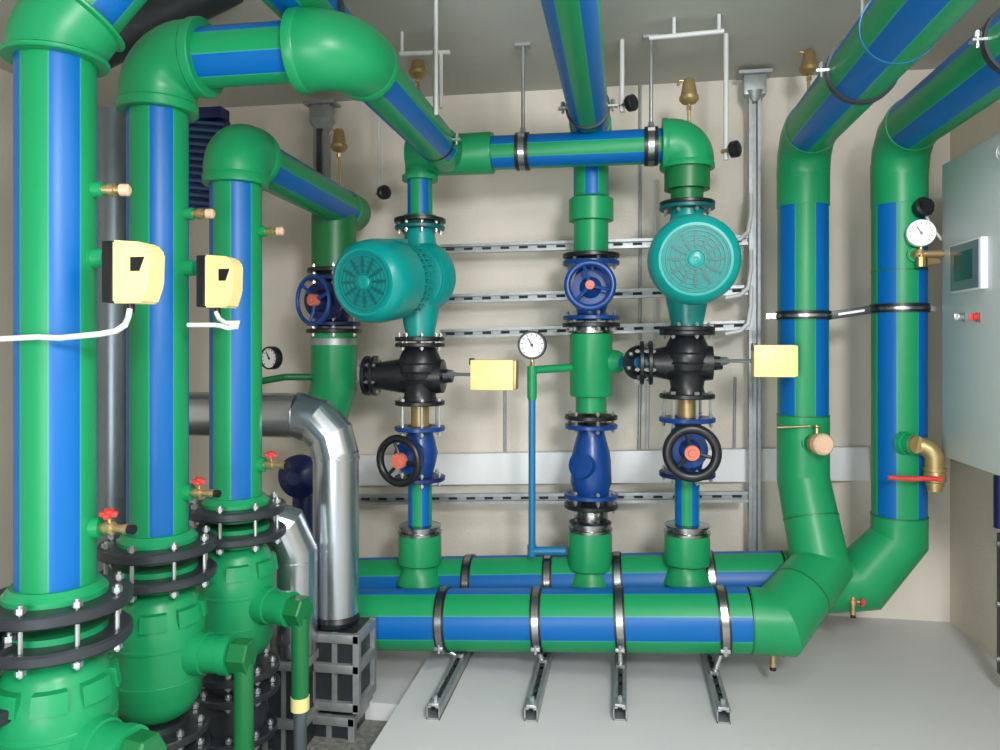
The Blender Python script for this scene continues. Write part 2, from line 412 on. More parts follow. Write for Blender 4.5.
sb2, a2, _, h2 = box_px('yellow thermostat box with black back plate beside the second riser', 203, 238, 256, 308, R2.y-.05)
def wire(name, label, cat, pts, r, m='greyw', ref=None, group=None):
    b = MB(); b.sweep(pts, r, 10); return tag(b.build(name, m), label, cat, group)
yy = R1.y-r1-.02
wire('cable', 'white cable crossing in front of the nearest riser to the first thermostat', 'cable',
     [pt(-60, 341, yy), pt(0, 339, yy), pt(38, 337, yy), pt(60, 338, yy), pt(100, 334, yy), pt(116, 331, yy), pt(125, 325, yy), pt(128, 318, R1.y-.06), pt(130, 309, R1.y-.055)], .0068, 'white')
wire('cable', 'short white cable looping under the second thermostat', 'cable',
     [pt(188, 325, R2.y-.1), pt(215, 325, R2.y-.1), pt(222, 326, R2.y-.1), pt(228, 328, R2.y-.1), pt(236, 327, R2.y-.1), pt(237, 323, R2.y-.1), pt(226, 323, R2.y-.09), pt(219, 319, R2.y-.06), pt(216, 312, R2.y-.055)], .007, 'white')

# ------------------------------------------------------------------ ducts behind the risers
cd = Ch(114, 2.9); tt = MB(); tt.cyl(V(cd.x, cd.y, ZL), cd.p(112), cd.r(40), 32)
tt.tube_ring(cd.p(497), UP, cd.r(38), cd.r(42), .01)
tag(tt.build('steel_duct', 'greyduct'), 'dark grey vertical steel duct seen between the first and second risers', 'duct')
tt = MB(); tt.cyl(pt(95, 50, 2.75), pt(262, -35, 2.75), .085, 32)
tag(tt.build('overhead_duct', 'dark'), 'dark grey duct slanting up behind the top left elbows', 'duct')
t = thing('louvre_unit', 'blue slatted louvre unit glimpsed behind the second riser', 'vent', pt(200, 208, 3.3))
pa, pb = pt(180, 120, 3.3), pt(222, 206, 3.3)
b = MB(); b.box((pa+pb)/2+BK*.05, (pb.x-pa.x, .05, pa.z-pb.z)); b.build('back_panel', 'nblue', t)
b = MB()
for k in range(12):
    z = pa.z-(pa.z-pb.z)*(k+.5)/12
    b.box(V((pa.x+pb.x)/2, pa.y+.01, z), (pb.x-pa.x, .03, .014), (V(1, 0, -.12).normalized(), V(0, 1, 0), V(.12, 0, 1).normalized()))
b.build('slats', 'slat', t)
b = MB(); b.box(V((pa.x+pb.x)/2, pa.y+.01, pa.z+.02), (pb.x-pa.x+.02, .08, .05)); b.build('frame', 'nblue', t)
# overhead pipe whose underside shows at the top edge
q = pt(290, -14, 2.1)
t = thing('overhead_pipe', 'striped overhead pipe showing only its underside above the large elbow', 'pipe', q)
pipe(t, V(q.x, 1.1, q.z), V(q.x, 2.75, q.z), .088, 10, ref=DN)
b = MB(); b.tube_ring(V(q.x, 2.25, q.z), BK, .089, .100, .03); b.build('clamp', 'dark', t)
b = MB(); b.cyl(pt(316, 0, 2.6), pt(345, 14, 2.6), .022, 20); tag(b.build('thin_pipe_or_highlight', 'cyanblue'), 'light blue highlight of the overhead pipe, built as a thin rod above the large elbow', 'pipe')  # light blue rod added to imitate the highlight along the overhead pipe
# aluminium clad pipes
cs = Ch(336, 2.86); zt = cs.z(416); rs = cs.r(46)
t = thing('clad_pipe', 'taller silver aluminium clad pipe with elbow, standing behind the third riser', 'pipe', V(cs.x, cs.y, ZL+.5))
pl = V(pt(190, 416, 2.86).x, 2.86, zt); pts, L = arcpts(V(cs.x, cs.y, zt), RT, DN, .16, 3)
b = MB(); b.cyl(pl, pts[0]+RT*.0, rs, 40); b.build('horizontal_cladding', 'silver', t)
b = MB(); b.sweep([pts[0]]+pts[1:], rs*1.02, 40)
for i in (0, 3): b.tube_ring(pts[i], [RT, None, None, DN][i], rs*.98, rs*1.05, .008)
b.build('elbow_cladding', 'silver', t, ang=9)
b = MB(); b.cyl(pts[-1]+UP*.02, cs.p(612), rs*1.005, 40); b.tube_ring(cs.p(460), UP, rs*.98, rs*1.03, .006); b.build('vertical_cladding', 'silver', t)
b = MB(); b.lathe(cs.p(622), UP, [(0, rs*.7), (0, rs*.98), (.02, rs*1.05), (.045, rs*.9), (.045, rs*.6)], 32); b.build('rubber_end', 'black', t)
cs2 = Ch(294, 2.72); r2b = cs2.r(48); zt2 = cs2.z(518)
t = thing('clad_pipe', 'shorter silver aluminium clad pipe with slanted top, beside the third strainer', 'pipe', V(cs2.x, cs2.y, ZL+.4))
pts, L = arcpts(V(cs2.x, cs2.y, zt2), V(.9, .43, 0), DN, .13, 2)
b = MB(); b.sweep([pts[0]-V(.9, .43, 0)*.2]+pts+[cs2.p(650)], r2b, 40); b.tube_ring(cs2.p(560), UP, r2b*.98, r2b*1.03, .006); b.build('cladding', 'silver', t, ang=9)
# boxed fittings under the clad pipes
def boxed(label, u, Y, w, v0, v1):
    c = Ch(u, Y); ww = c.m(w); z0, z1 = c.z(v1), c.z(v0)
    t = thing('valve_insulation_box', label, 'valve box', V(c.x, c.y, z0))
    b = MB(); b.box(V(c.x, c.y, (z0+z1)/2), (ww*.82, ww*.82, z1-z0)); b.build('body', 'dark', t)
    b = MB()
    for z in (z1-.02, z1-(z1-z0)*.45, z0+.02):
        b.box(V(c.x, c.y, z), (ww, ww, .035), bev=.004)
    for sx in (-1, 1):
        for sy in (-1, 1): b.box(V(c.x+sx*ww*.44, c.y+sy*ww*.44, (z0+z1)/2), (ww*.12, ww*.12, z1-z0))
    b.box(V(c.x, c.y-ww*.42, (z0+z1)/2), (ww*.1, .01, z1-z0))
    b.build('cage', 'galv', t); return t
boxed('grey metal cage with dark panels under the taller silver pipe, upper one', 343, 2.86, 52, 624, 700)
boxed('grey metal cage with dark panels near the floor under the silver pipe', 338, 2.86, 54, 703, 800)
boxed('dark boxed fitting under the shorter silver pipe', 292, 2.72, 44, 652, 790)

# ------------------------------------------------------------------ strut poles, rails, trunking
YW = 3.86
def pole(u, v0, v1, label, w=11):
    c = Ch(u, YW); t = thing('support_pole', label, 'pole', V(c.x, c.y, c.z(v1)))
    ww = c.m(w); z0, z1 = (0 if c.x > EX else ZL+.07), c.z(v0)
    b = MB(); q = ww/2
    poly = [(-q, -q), (-q, q), (q, q), (q, -q), (q*.5, -q), (q*.5, q*.6), (-q*.5, q*.6), (-q*.5, -q)]
    b.prism(poly, z0, z1, V(c.x, c.y, 0)); b.build('channel', 'galv', t)
    b = MB(); b.box(V(c.x, c.y, z1+.008), (c.m(32), .10, .016)); b.box(V(c.x, c.y, z1-.05), (c.m(22), .07, .10), bev=.01)
    b.lathe(V(c.x, c.y, z1-.13), UP, [(0, ww*.6), (.05, ww*1.0)], 4+8); b.build('head_bracket', 'galv', t); return t
zc_ = Ch(752, YW)
pole(754, 76, 598, 'grey slotted support pole to the right of the second pump, floor to ceiling')
pole(322, 106, 590, 'grey support pole at left behind the brass air vent', 13)
def rail(u0, v0, u1, v1, label, hpx=9, Y=3.78):
    a, b_ = pt(u0, v0, Y), pt(u1, v1, Y); d = (b_-a); L = d.length; d.normalize(); up = d.cross(BK)*-1
    if up.z < 0: up = -up
    h = hpx*Y/F
    t = thing('strut_rail', label, 'rail', (a+b_)/2)
    b = MB(); ax = (d, BK, up)
    b.box((a+b_)/2+BK*.03, (L, .004, h), ax); b.box((a+b_)/2+up*h*.46+BK*.014, (L, .036, h*.1), ax); b.box((a+b_)/2-up*h*.46+BK*.014, (L, .036, h*.1), ax)
    b.box((a+b_)/2+up*h*.36, (L, .004, h*.28), ax); b.box((a+b_)/2-up*h*.36, (L, .004, h*.28), ax)
    b.build('channel', 'galv', t)
    b = MB(); n = int(L/.09)
    for k in range(n): b.box(a+d*((k+.5)*L/n)+BK*.027, (.045, .003, h*.30), ax)
    b.build('slots', 'slot', t)
    return t
rail(440, 249, 748, 240, 'top wall mounted slotted steel rail behind the two pumps')
rail(440, 299, 748, 290, 'second wall mounted slotted steel rail, behind the blue handwheel')
rail(440, 334, 750, 325, 'third wall mounted slotted steel rail, just above the yellow actuators')
rail(355, 500, 748, 497, 'lowest slotted steel rail, running beneath the white trunking', 10)
a, b_ = pt(345, 470, D-.031), pt(868, 463, D-.031)
m = MB(); hh = 31*4.0/F; d = (b_-a).normalized()
m.box((a+b_)/2, ((b_-a).length, .058, hh), (d, BK, d.cross(BK)), bev=.004)
tk = tag(m.build('cable_trunking', 'board'), 'white cable trunking running along the back wall at mid height', 'trunking')
# conduits and hanger rods
def rod(label, u, v0, v1, Y, w=4, name='hanger_rod', m='greyw', cat='rod', u2=None):
    b = MB(); b.cyl(pt(u, v0, Y), pt(u2 or u, v1, Y), w*.5*Y/F, 12); return tag(b.build(name, m), label, cat)
def clampring(root, c, axis, r, w=.03, m='zinc', name='band'):
    b = MB(); b.tube_ring(c-axis.normalized()*w/2, axis, r*1.0, r+.007, w); o = b.build(name, m, root)
    x, y, a = frame(axis)
    return o
# ------------------------------------------------------------------ bottom headers
Ya, Yb = 3.10, 3.47
ha0, ha1 = pt(345, 619, Ya), pt(749, 620, Ya)
rh = .5*61*Ya/F
ra0, ra1 = pt(345, 585, Yb), pt(782, 580, Yb); rb = .125
tH = thing('header_pipe', 'large striped header pipe lying nearest above the floor', 'pipe', V((ha0.x+ha1.x)/2, Ya, ha0.z))
pipe(tH, ha0, ha1, rh, 2)
tB = thing('header_pipe', 'large striped header pipe lying behind the front header', 'pipe', V((ra0.x+ra1.x)/2, Yb, ra0.z))
pipe(tB, ra0, ra1, rb, 12)
# riser A: front header -> mitred elbow -> big vertical -> overhead
YA = 3.45; A_ = Ch(803, YA); B_ = Ch(899, YA); rA = A_.r(52); rB = B_.r(57)
n1 = V(pt(778, 620, Ya).x, Ya, ha1.z)
n2 = pt(821, 567, 3.33)
n3 = A_.p(478)
b = MB(); b.sweep([ha1, n1, n2, n3, A_.p(415)], [rh*1.01, rh*1.01, (rh+rA)/2, rA*1.03, rA*1.03], 48)
b.build('mitred_elbow', 'green', tH, ang=14)
for p, d, rr in ((ha1+RT*.002, RT, rh), ((n1+n2)/2, (n2-n1), (rh*.45+rA*.6)), ((n2*.45+n3*.55), (n3-n2), rA*1.06), (A_.p(415), UP, rA*1.01)):
    b = MB(); b.tube_ring(p-d.normalized()*.003, d, rr*.98, rr*1.025, .006); b.build('weld_bead', 'dgreen', tH)
ZA = A_.z(138); cA = V(A_.x, YA, ZA)
pipe(tH, A_.p(415), A_.p(205), rA, 52)
b = MB(); b.cyl(A_.p(207), V(A_.x, YA, A_.z(138)-.12), rA*1.03, 48); b.build('upper_socket', 'green', tH)
elbow(tH, cA, UP, FR, .15, rA*1.04, sock=.02, rim=1.0, n=3, name='upper_elbow')
eY = 1.0
pipe(tH, cA+FR*.15, V(cA.x, eY, ZA), rA, 33, ref=LF)
b = MB(); b.tube_ring(V(cA.x, 2.28, ZA), BK, rA*.99, rA*1.03, .008); b.build('weld_ring', 'cyanblue', tH)
# riser B: back header -> mitred -> vertical -> overhead
m2 = pt(868, 576, 3.47); m3 = B_.p(545)
n0 = pt(790, 580, Yb)
b = MB(); b.sweep([ra1, pt(826, 583, Yb), pt(862, 580, Yb), B_.p(538), B_.p(515)], [rb*1.01, rb*1.0, rb*1.0, rB*1.03, rB*1.03], 48)
b.build('mitred_elbow', 'green', tB, ang=14)
b = MB(); p = pt(862, 580, Yb); q = B_.p(538)
for p_, d, rr in (((p*.75+q*.25), q-p, rB*1.06), (B_.p(515), UP, rB*1.01)):
    b = MB(); b.tube_ring(p_-d.normalized()*.003, d, rr*.98, rr*1.03, .006); b.build('weld_bead', 'dgreen', tB)
pipe(tB, B_.p(515), B_.p(272), rB, 45)
pipe(tB, B_.p(272), B_.p(203), rB*1.003, 45)
b = MB(); b.cyl(B_.p(206), V(B_.x, YA, B_.z(135)-.12), rB*1.03, 48); b.build('upper_socket', 'green', tB)
b = MB(); b.tube_ring(B_.p(272), UP, rB*.98, rB*1.02, .005); b.build('weld_bead', 'dgreen', tB)
ZB = B_.z(135); cB = V(B_.x, YA, ZB)
elbow(tB, cB, UP, FR, .16, rB*1.04, sock=.02, rim=1.0, n=3, name='upper_elbow')
pipe(tB, cB+FR*.15, V(cB.x, 1.5, ZB), rB, 35, ref=LF)
# floor struts and clamps under the headers
SU = [(433, 720, 'first', 438, 465), (531, 722, 'second', 535, 547), (620, 721, 'third', 620, 618), (724, 724, 'fourth', 726, 713)]
gs = 'slotted floor channels under the headers'
for (u, v, nm, uf, ub) in SU:
    p = ptz(u, v, 0); x = p.x; w = .048; h = .045; y0, y1 = p.y, 3.62
    t = thing('floor_channel', 'slotted steel channel on the floor under the headers, %s from the left' % nm, 'channel', V(x, (y0+y1)/2, 0))
    b = MB()
    for s in (-1, 1):
        b.box(V(x+s*w*.46, (y0+y1)/2, h/2), (w*.08, y1-y0, h)); b.box(V(x+s*w*.34, (y0+y1)/2, h), (w*.32, y1-y0, .005))
    b.box(V(x, (y0+y1)/2, .004), (w, y1-y0, .006)); b.build('channel', 'galv', t)
    b = MB(); b.box(V(x, y0+.085, h+.003), (w*.36, .042, .003)); sl = b.build('slot', 'slot', t)
    for k in range(1, 6): s2 = sl.copy(); C.objects.link(s2); s2.parent = t; s2.location = (0, k*.075, 0)
    b = MB(); b.box(V(x, y0+.03, h+.006), (w*.8, .05, .012), bev=.003); b.cyl(V(x, y0+.03, h), V(x, y0+.03, h+.03), .009, 6); b.build('bolt_plate', 'zinc', t)
    for (yc, hz0, hz1, rr, wh) in ((Ya, ha0, ha1, rh, 'front'), (Yb, ra0, ra1, rb, 'rear')):
        xc = x; x = pt(uf if wh == 'front' else ub, 610 if wh == 'front' else 570, yc-rr).x; f = (x-hz0.x)/(hz1.x-hz0.x); zz = hz0.z+(hz1.z-hz0.z)*f; ax = (hz1-hz0).normalized()
        tc = thing('pipe_clamp', 'steel clamp band around the %s header over the %s floor channel' % (wh, nm), 'clamp', V(x, yc, h))
        b = MB(); b.tube_ring(V(x, yc, zz)-ax*.013, ax, rr*1.0, rr+.009, .026, 48); b.build('band', 'chrome', tc)
        b = MB(); b.tube_ring(V(x, yc, zz)-ax*.021, ax, rr*1.0, rr+.006, .042, 48); b.build('rubber_liner', 'black', tc)
        b = MB(); b.cyl(V(xc, yc-.0, h+.001), V(x, yc, zz-rr), .010, 10); b.cyl(V(xc, yc, h+.002), V(xc, yc, h+.016), .019, 6); b.build('threaded_rod', 'zinc', tc)
        b = MB(); yy = yc-(rr+.010)*math.cos(.62); zq = zz-(rr+.010)*math.sin(.62)
        b.box(V(x, yy, zq), (.036, .022, .014), bev=.002); b.cyl(V(x, yy-.006, zq-.018), V(x, yy-.006, zq+.018), .007, 8); b.build('clamp_bolt', 'zinc', tc); x = xc
drain_cock('small drain cock with red handle under the front header elbow', pt(773, 642, Ya)-V(0, 0, .01), DN, 1.0, RT)
drain_cock('small drain cock with red handle under the lower right elbow', pt(853, 596, 3.35), DN, .9, RT)

# ------------------------------------------------------------------ saddle + coupling stubs
def stub(c, root_desc, v_rim, v_sock, v_top, wsock, wpipe, ring=True, blue=False, phase=0):
    zr = c.z(v_rim)
    t = thing('pipe_stub', root_desc, 'pipe', V(c.x, c.y, zr))
    rs_ = c.r(wsock); zs = c.z(v_sock)
    b = MB(); b.lathe(V(c.x, c.y, zr-.012), UP, [(-.01, rs_*.9), (-.004, rs_*1.07), (.006, rs_*1.10), (.03, rs_*.98), (.055, rs_*.84), (zs-zr+.0, rs_*.80)], 40, cap=False); b.build('saddle', 'green', t)
    b = MB(); b.lathe(V(c.x, c.y, zs-.015), UP, [(0, rs_*.7), (0, rs_-.006), (.006, rs_), (c.z(v_top+4)-zs+.015, rs_), (c.z(v_top)-zs+.015, rs_*.96), (c.z(v_top)-zs+.015, rs_*.5)], 40)
    b.build('socket', 'green', t)
    if ring:
        zt_ = c.z(v_top)
        b = MB()
        b.lathe(V(c.x, c.y, zt_), UP, [(0, rs_*.85), (0, rs_*1.02), (.010, rs_*1.02), (.012, rs_*.86), (.026, rs_*.86), (.028, rs_*.98), (.038, rs_*.98), (.042, rs_*.8), (.042, rs_*.5)], 40)
        b.build('steel_ring', 'chrome', t)
    return t
YC = 3.38
CL = Ch(420, YC); CR = Ch(687, YC); CC = Ch(591, 3.56); CB = Ch(334, 3.45)
stub(CL, 'green socket stub rising from the rear header under the left handwheel valve', 580, 560, 533, 43, 24)
stub(CR, 'green socket stub rising from the rear header under the right handwheel valve', 580, 560, 533, 46, 26)
stub(Ch(590, 3.42), 'green socket stub rising from the rear header under the blue check valve', 580, 565, 530, 44, 31)
# ------------------------------------------------------------------ valves and pumps
def striped_piece(c, v0, v1, w, label, ph=0, top_m='stripe'):
    r = c.r(w); b = MB(); b.cyl(c.p(v1), c.p(v0), r, 40, None, ph/360.)
    return tag(b.build('pipe_section', top_m), label, 'pipe')
def handwheel(root, cen, axis, R, m, hubm, tube=.009, spokes=3, ex=0.3, hub_r=.028):
    b = MB(); b.torus(cen, axis, R, tube, 40, 10)
    x, y, a = frame(axis)
    for k in range(spokes):
        t = ex+2*math.pi*k/spokes; d = x*math.cos(t)+y*math.sin(t)
        b.sweep([cen-a*.006, cen+d*R*.5-a*.012, cen+d*R*.98], [.011, .008, .007], 8)
    w = b.build('handwheel', m, root)
    b = MB(); b.lathe(cen-a*.02, a, [(0, hub_r*.9), (.02, hub_r), (.034, hub_r*.9), (.034, hub_r*.5), (.04, hub_r*.45)], 24); b.build('hub', hubm, w)
    return w
def gate_valve(c, vtop, vbot, wf, wb, label, wheel_c, wheel_R, m='vblue', wm='black', hubm='ored', lower_m=None, tube=.009, waxis=None, hub_r=.028):
    z0, z1 = c.z(vbot), c.z(vtop); t = thing('gate_valve', label, 'valve', V(c.x, c.y, z0))
    Rf = c.r(wf); r = c.r(wb); h = z1-z0; th = .020
    b = MB(); b.lathe(V(c.x, c.y, z0), UP, [(0, r*.8), (h*.12, r*.8), (h*.28, r*.95), (h*.5, r*1.1), (h*.72, r*.95), (h*.88, r*.8), (h, r*.8)], 32)
    wd = (wheel_c-V(c.x, c.y, (z0+z1)/2)); wa = wd.normalized() if waxis is None else waxis
    L = wd.length
    b.lathe(V(c.x, c.y, (z0+z1)/2), wd, [(0, r*.75), (L*.45, r*.72), (L*.45, r*1.0), (L*.55, r*1.0), (L*.55, r*.6), (L*.75, r*.35), (L*.8, .012), (L, .012)], 24)
    b.build('body', m, t)
    flange(t, V(c.x, c.y, z1-th/2), UP, Rf, th, m, 6, .0075, .055, rin=r*.6)
    flange(t, V(c.x, c.y, z0+th/2), UP, Rf, th, lower_m or m, 6, .0075, .055, rin=r*.6)
    handwheel(t, wheel_c, wa, wheel_R, wm, hubm, tube, hub_r=hub_r)
    return t
def spacer(c, v0, v1, wf, label):
    z0, z1 = c.z(v1), c.z(v0); t = thing('spacer_joint', label, 'joint', V(c.x, c.y, z0)); R = c.r(wf)
    b = MB(); b.cyl(V(c.x, c.y, z0), V(c.x, c.y, z1-.01), c.r(18), 24); b.build('brass_sleeve', 'brassold', t)
    flange(t, V(c.x, c.y, z1-.008), UP, R, .020, 'black', 6, .0075, .04, rin=.02, bolts=False)
    for k in range(6):
        a = .35+k*math.pi/3
        b = MB(); q = V(c.x+R*.83*math.sin(a), c.y-R*.83*math.cos(a), z0)
        b.cyl(q, q+UP*(z1-z0), .006, 8); b.cyl(q+UP*(z1-z0), q+UP*(z1-z0+.014), .011, 6); b.build('tie_rod', 'zinc', t)
    return t
def threeway(c, v0, v1, wf, wb, vbr, ubr, label):
    z0, z1 = c.z(v1), c.z(v0); h = z1-z0; r = c.r(wb); t = thing('three_way_valve', label, 'valve', V(c.x, c.y, z0))
    zb = c.z(vbr); b = MB()
    b.lathe(V(c.x, c.y, z0), UP, [(0, r*.85), (h*.12, r*.75), (h*.3, r*.85), (h*.45, r*1.05), (h*.65, r*1.1), (h*.82, r*.9), (h*.92, r*.75), (h, r*.85)], 32)
    xb = pt(ubr, vbr, c.y).x; L = c.x-xb
    b.lathe(V(c.x, c.y, zb), LF, [(0, r*.9), (L*.4, r*.8), (L*.75, r*.65), (L, r*.65)], 28)
    b.lathe(V(c.x, c.y, zb), RT, [(0, r*.9), (r*1.15, r*.8), (r*1.2, r*.35), (r*1.6, r*.3)], 24)
    for k in range(3):
        b.torus(V(c.x, c.y, z0+h*(.35+.15*k)), UP, r*1.06, .006, 30, 6)
    b.build('body', 'black', t)
    Rf = c.r(wf)*.86
    flange(t, V(xb+.008, c.y, zb), RT, Rf*.95, .018, 'black', 6, .0075, .05, rin=.02)
    flange(t, V(xb+.045, c.y, zb), RT, Rf*.95, .018, 'black', 6, .0075, .03, rin=.02)
    flange(t, V(c.x, c.y, z1-.009), UP, c.r(wf), .018, 'black', 6, .0075, .04, rin=.02)
    return t
def actuator(c, v, u0, u1, v0, v1, label, Y):
    a = pt(u0, (v0+v1)/2, Y); b_ = pt(u1, (v0+v1)/2, Y); hz = (v1-v0)*Y/F*.97
    t = thing('valve_actuator', label, 'actuator', V(a.x, Y, a.z-hz/2))
    sx = b_.x-a.x; dd = .085
    b = MB(); b.box(V((a.x+b_.x)/2, Y+dd/2, a.z), (sx, dd, hz), bev=.007); h = b.build('housing', 'yellow', t)
    b = MB(); b.box(V(b_.x+.002, Y+dd/2+.012, a.z), (.02, dd*.9, hz*.96), bev=.004); b.build('end_plate', 'brassold' if u0 < 600 else 'yellow', t)
    b = MB(); b.box(V(a.x+.004, Y+.02, a.z+hz/2-.008), (.02, .03, .03), bev=.003); b.build('latch', 'black', t)
    # yoke to the valve
    s = V(c.x+.045, c.y, c.z(v)); e = V(a.x, Y+dd/2, a.z+.0)
    d = e-s; b = MB(); b.cyl(s, e, .008, 12)
    x, y, aa = frame(d)
    for sg in (-1, 1): b.cyl(s+x*.02*sg, e+x*.02*sg, .005, 8)
    b.lathe(s+d*.45, d, [(0, .018), (.02, .018), (.02, .012), (.03, .012)], 12)
    b.build('spindle_yoke', 'zinc', t)
    return t
def pump(c, vt, vb, wt, fc, rm, label, vcen, rv):
    """in-line pump: volute on the pipe axis, motor reaching to fan cover centre fc"""
    z0, z1 = c.z(vb), c.z(vt); zc = c.z(vcen); o = V(c.x, c.y, zc)
    t = thing('circulation_pump', label, 'pump', V(c.x, c.y, z0))
    ax = (fc-o); L = ax.length; ax.normalize(); rt = c.r(wt)
    b = MB(); b.lathe(o-ax*.07, ax, [(0, rv*.5), (.01, rv*.85), (.035, rv), (.10, rv), (.125, rv*.93), (.125, rv*.7)], 40)
    b.lathe(V(c.x, c.y, z0), UP, [(0, rt*.62), (.03, rt*.58), ((z1-z0)*.35, rt*.85)], 28)
    b.lathe(V(c.x, c.y, z1), DN, [(0, rt*.62), (.03, rt*.58), ((z1-z0)*.35, rt*.85)], 28)
    b.build('volute', 'teal', t)
    b = MB(); b.lathe(o+ax*.05, ax, [(0, rv*.85), (.02, rv*.88), (.03, rv*.62), (L*.32, rv*.60), (L*.34, rm*.93), (L*.36, rm*.93)], 40); b.build('lantern', 'teal', t)
    mb = MB(); s = o+ax*(L*.34); ml = L*.30
    mb.lathe(s, ax, [(0, rm*.80), (ml, rm*.80)], 40)
    x, y, a = frame(ax); nf = 36
    for k in range(nf):
        th = 2*math.pi*k/nf; d = x*math.cos(th)+y*math.sin(th)
        mb.box(s+ax*ml/2+d*rm*.86, (rm*.16, .004, ml), (d, a.cross(d), a))
    mb.build('finned_motor', 'teal', t)
    b = MB(); q = o+ax*(L*.58)
    cl = L-(L*.58); b.lathe(q, ax, [(0, rm*.86), (0, rm), (cl*.55, rm), (cl*.8, rm*.965), (cl*.93, rm*.88), (cl, rm*.78), (cl, rm*.72), (cl-.012, rm*.70), (cl-.012, rm*.1)], 48)
    cov = b.build('fan_cover', 'teal', t)
    g = MB(); gc = fc-ax*.003
    for rr in (.2, .31, .42, .53, .62, .70): g.torus(gc, ax, rm*rr, rm*.014, 40, 6)
    for k in range(12):
        th = 2*math.pi*k/12; d = x*math.cos(th)+y*math.sin(th); d2 = x*math.cos(th+.04)+y*math.sin(th+.04)
    g.lathe(gc-ax*.006, ax, [(0, rm*.17), (.008, rm*.17), (.012, rm*.12), (.012, rm*.05), (.008, rm*.04)], 24)
    g.build('grille', 'teal', cov)
    g = MB()
    for k in range(12):
        th = 2*math.pi*k/12; d = x*math.cos(th)+y*math.sin(th); e = a.cross(d); w_ = rm*.035
        g.prism([(rm*.20, -w_*.4), (rm*.20, w_*.4), (rm*.42, w_*1.3), (rm*.60, w_*.5), (rm*.60, -w_*.5), (rm*.42, -w_*1.3)], -.001, .0022, gc, (d, e, a))
    g.build('vent_slots', 'dteal', cov)
    g = MB(); g.lathe(gc-ax*.010, ax, [(0, rm*.72), (.007, rm*.72)], 40); g.build('fan_shadow', 'tealshade', cov)  # darker disc paints the shade behind the grille
    b = MB(); bc = o+ax*(L*.55)+UP*rm*.85; b.box(bc, (.11, .12, .05), (ax.cross(UP), ax, UP), bev=.006); b.build('terminal_box', 'teal', t)
    flange(t, V(c.x, c.y, z1-.009), UP, rt, .018, 'dteal', 8, .007, .045, rin=.02)
    flange(t, V(c.x, c.y, z0+.009), UP, rt, .020, 'black', 8, .007, .045, rin=.02)
    return t
# --- left pump branch
striped_piece(CL, 478, 527, 24, 'short striped pipe between the left black handwheel valve and the green socket', 44)
gate_valve(CL, 426, 480, 51, 33, 'blue gate valve with a black handwheel tilted left, below the left pump', pt(399, 461, 3.18), .098, tube=.017, waxis=V(-.28, -.95, -.05).normalized(), lower_m='nblue', hub_r=.036)
spacer(CL, 401, 426, 50, 'brass spacer joint with tie rods between the left black and blue valves')
threeway(CL, 343, 402, 50, 42, 376, 366, 'black three-way mixing valve below the left teal pump')
actuator(CL, 374, 470, 513, 359, 391, 'yellow actuator box left of the pressure gauge pipe', 3.30)
pump(CL, 226, 341, 50, pt(363, 282, 2.90), 44*2.98/F, 'teal inline pump with its motor turned to the left', 277, .165)
tp = thing('pipe_section', 'short striped pipe dropping from the overhead header into the left pump', 'pipe', CL.p(222))
pipe(tp, CL.p(215), CL.p(168), CL.r(25), -37)
flange(tp, CL.p(221), UP, CL.r(52), .018, 'black', 8, .007, .03, rin=.02, bolts=False)
b = MB(); b.cyl(CL.p(216), CL.p(224), CL.r(34), 24); b.build('stub_collar', 'dgreen', tp)
# --- right pump branch
striped_piece(CR, 474, 527, 25, 'short striped pipe between the right black handwheel valve and the green socket', 50)
gate_valve(CR, 417, 476, 57, 36, 'blue gate valve with a black handwheel facing forward, below the right pump', pt(692, 453, 3.16), .098, tube=.020, hub_r=.033, lower_m='nblue')
spacer(CR, 394, 417, 56, 'brass spacer joint with tie rods under the right black three-way valve')
threeway(CR, 331, 395, 56, 44, 363, 640, 'black three-way mixing valve below the right teal pump')
actuator(CR, 361, 754, 796, 345, 377, 'yellow actuator box overlapping the tall striped riser', 3.22)
pump(CR, 206, 331, 56, pt(696, 259, 2.90), 46*2.88/F, 'teal inline pump with its round fan cover facing forward', 262, .13)
# --- overhead header
tO = thing('overhead_header', 'striped overhead header pipe joining both pump branches', 'pipe', V((CL.x+CR.x)/2, YH, ZH))
cL = V(CL.x, YH, ZH); cR = V(CR.x, YH, ZH); rO = .5*34*3.38/F
pipe(tO, V(pt(486, 150, YH).x, YH, ZH), cR-RT*.08, rO, 38)
b = MB(); q = V(cT.x, YH, ZH)
b.lathe(cL-RT*.06, RT, [(0, .03), (.008, rO*1.1), (.03, rO*1.2), (pt(493, 150, YH).x-cL.x+.05, rO*1.24), (pt(493, 150, YH).x-cL.x+.06, rO*1.2), (pt(493, 150, YH).x-cL.x+.06, rO*.9)], 36)
b.lathe(cL, DN, [(0, rO*.9), (.09, rO*.9), (.092, CL.r(36)), (.115, CL.r(36)), (.115, .02)], 32)
b.lathe(q-BK*.17, BK, [(0, rO*.95), (0, rO*1.15), (.1, rO*1.2), (.17, rO*1.1)], 32)
b.build('tee_fitting', 'green', tO)
elbow(tO, cR, RT, DN, .07, rO*1.5, sock=.035, rim=1.03, name='elbow')
b = MB(); zt_ = CR.z(190); b.lathe(V(CR.x, YH, zt_), UP, [(-.001, CR.r(34)), (0, CR.r(46)), (CR.z(160)-zt_, CR.r(46))], 36)
b.cyl(CR.p(206), CR.p(188), CR.r(33), 32); b.build('reducer', 'dgreen', tO)
flange(tO, CR.p(204), UP, CR.r(56), .016, 'black', 8, .007, .03, rin=.02, bolts=False)
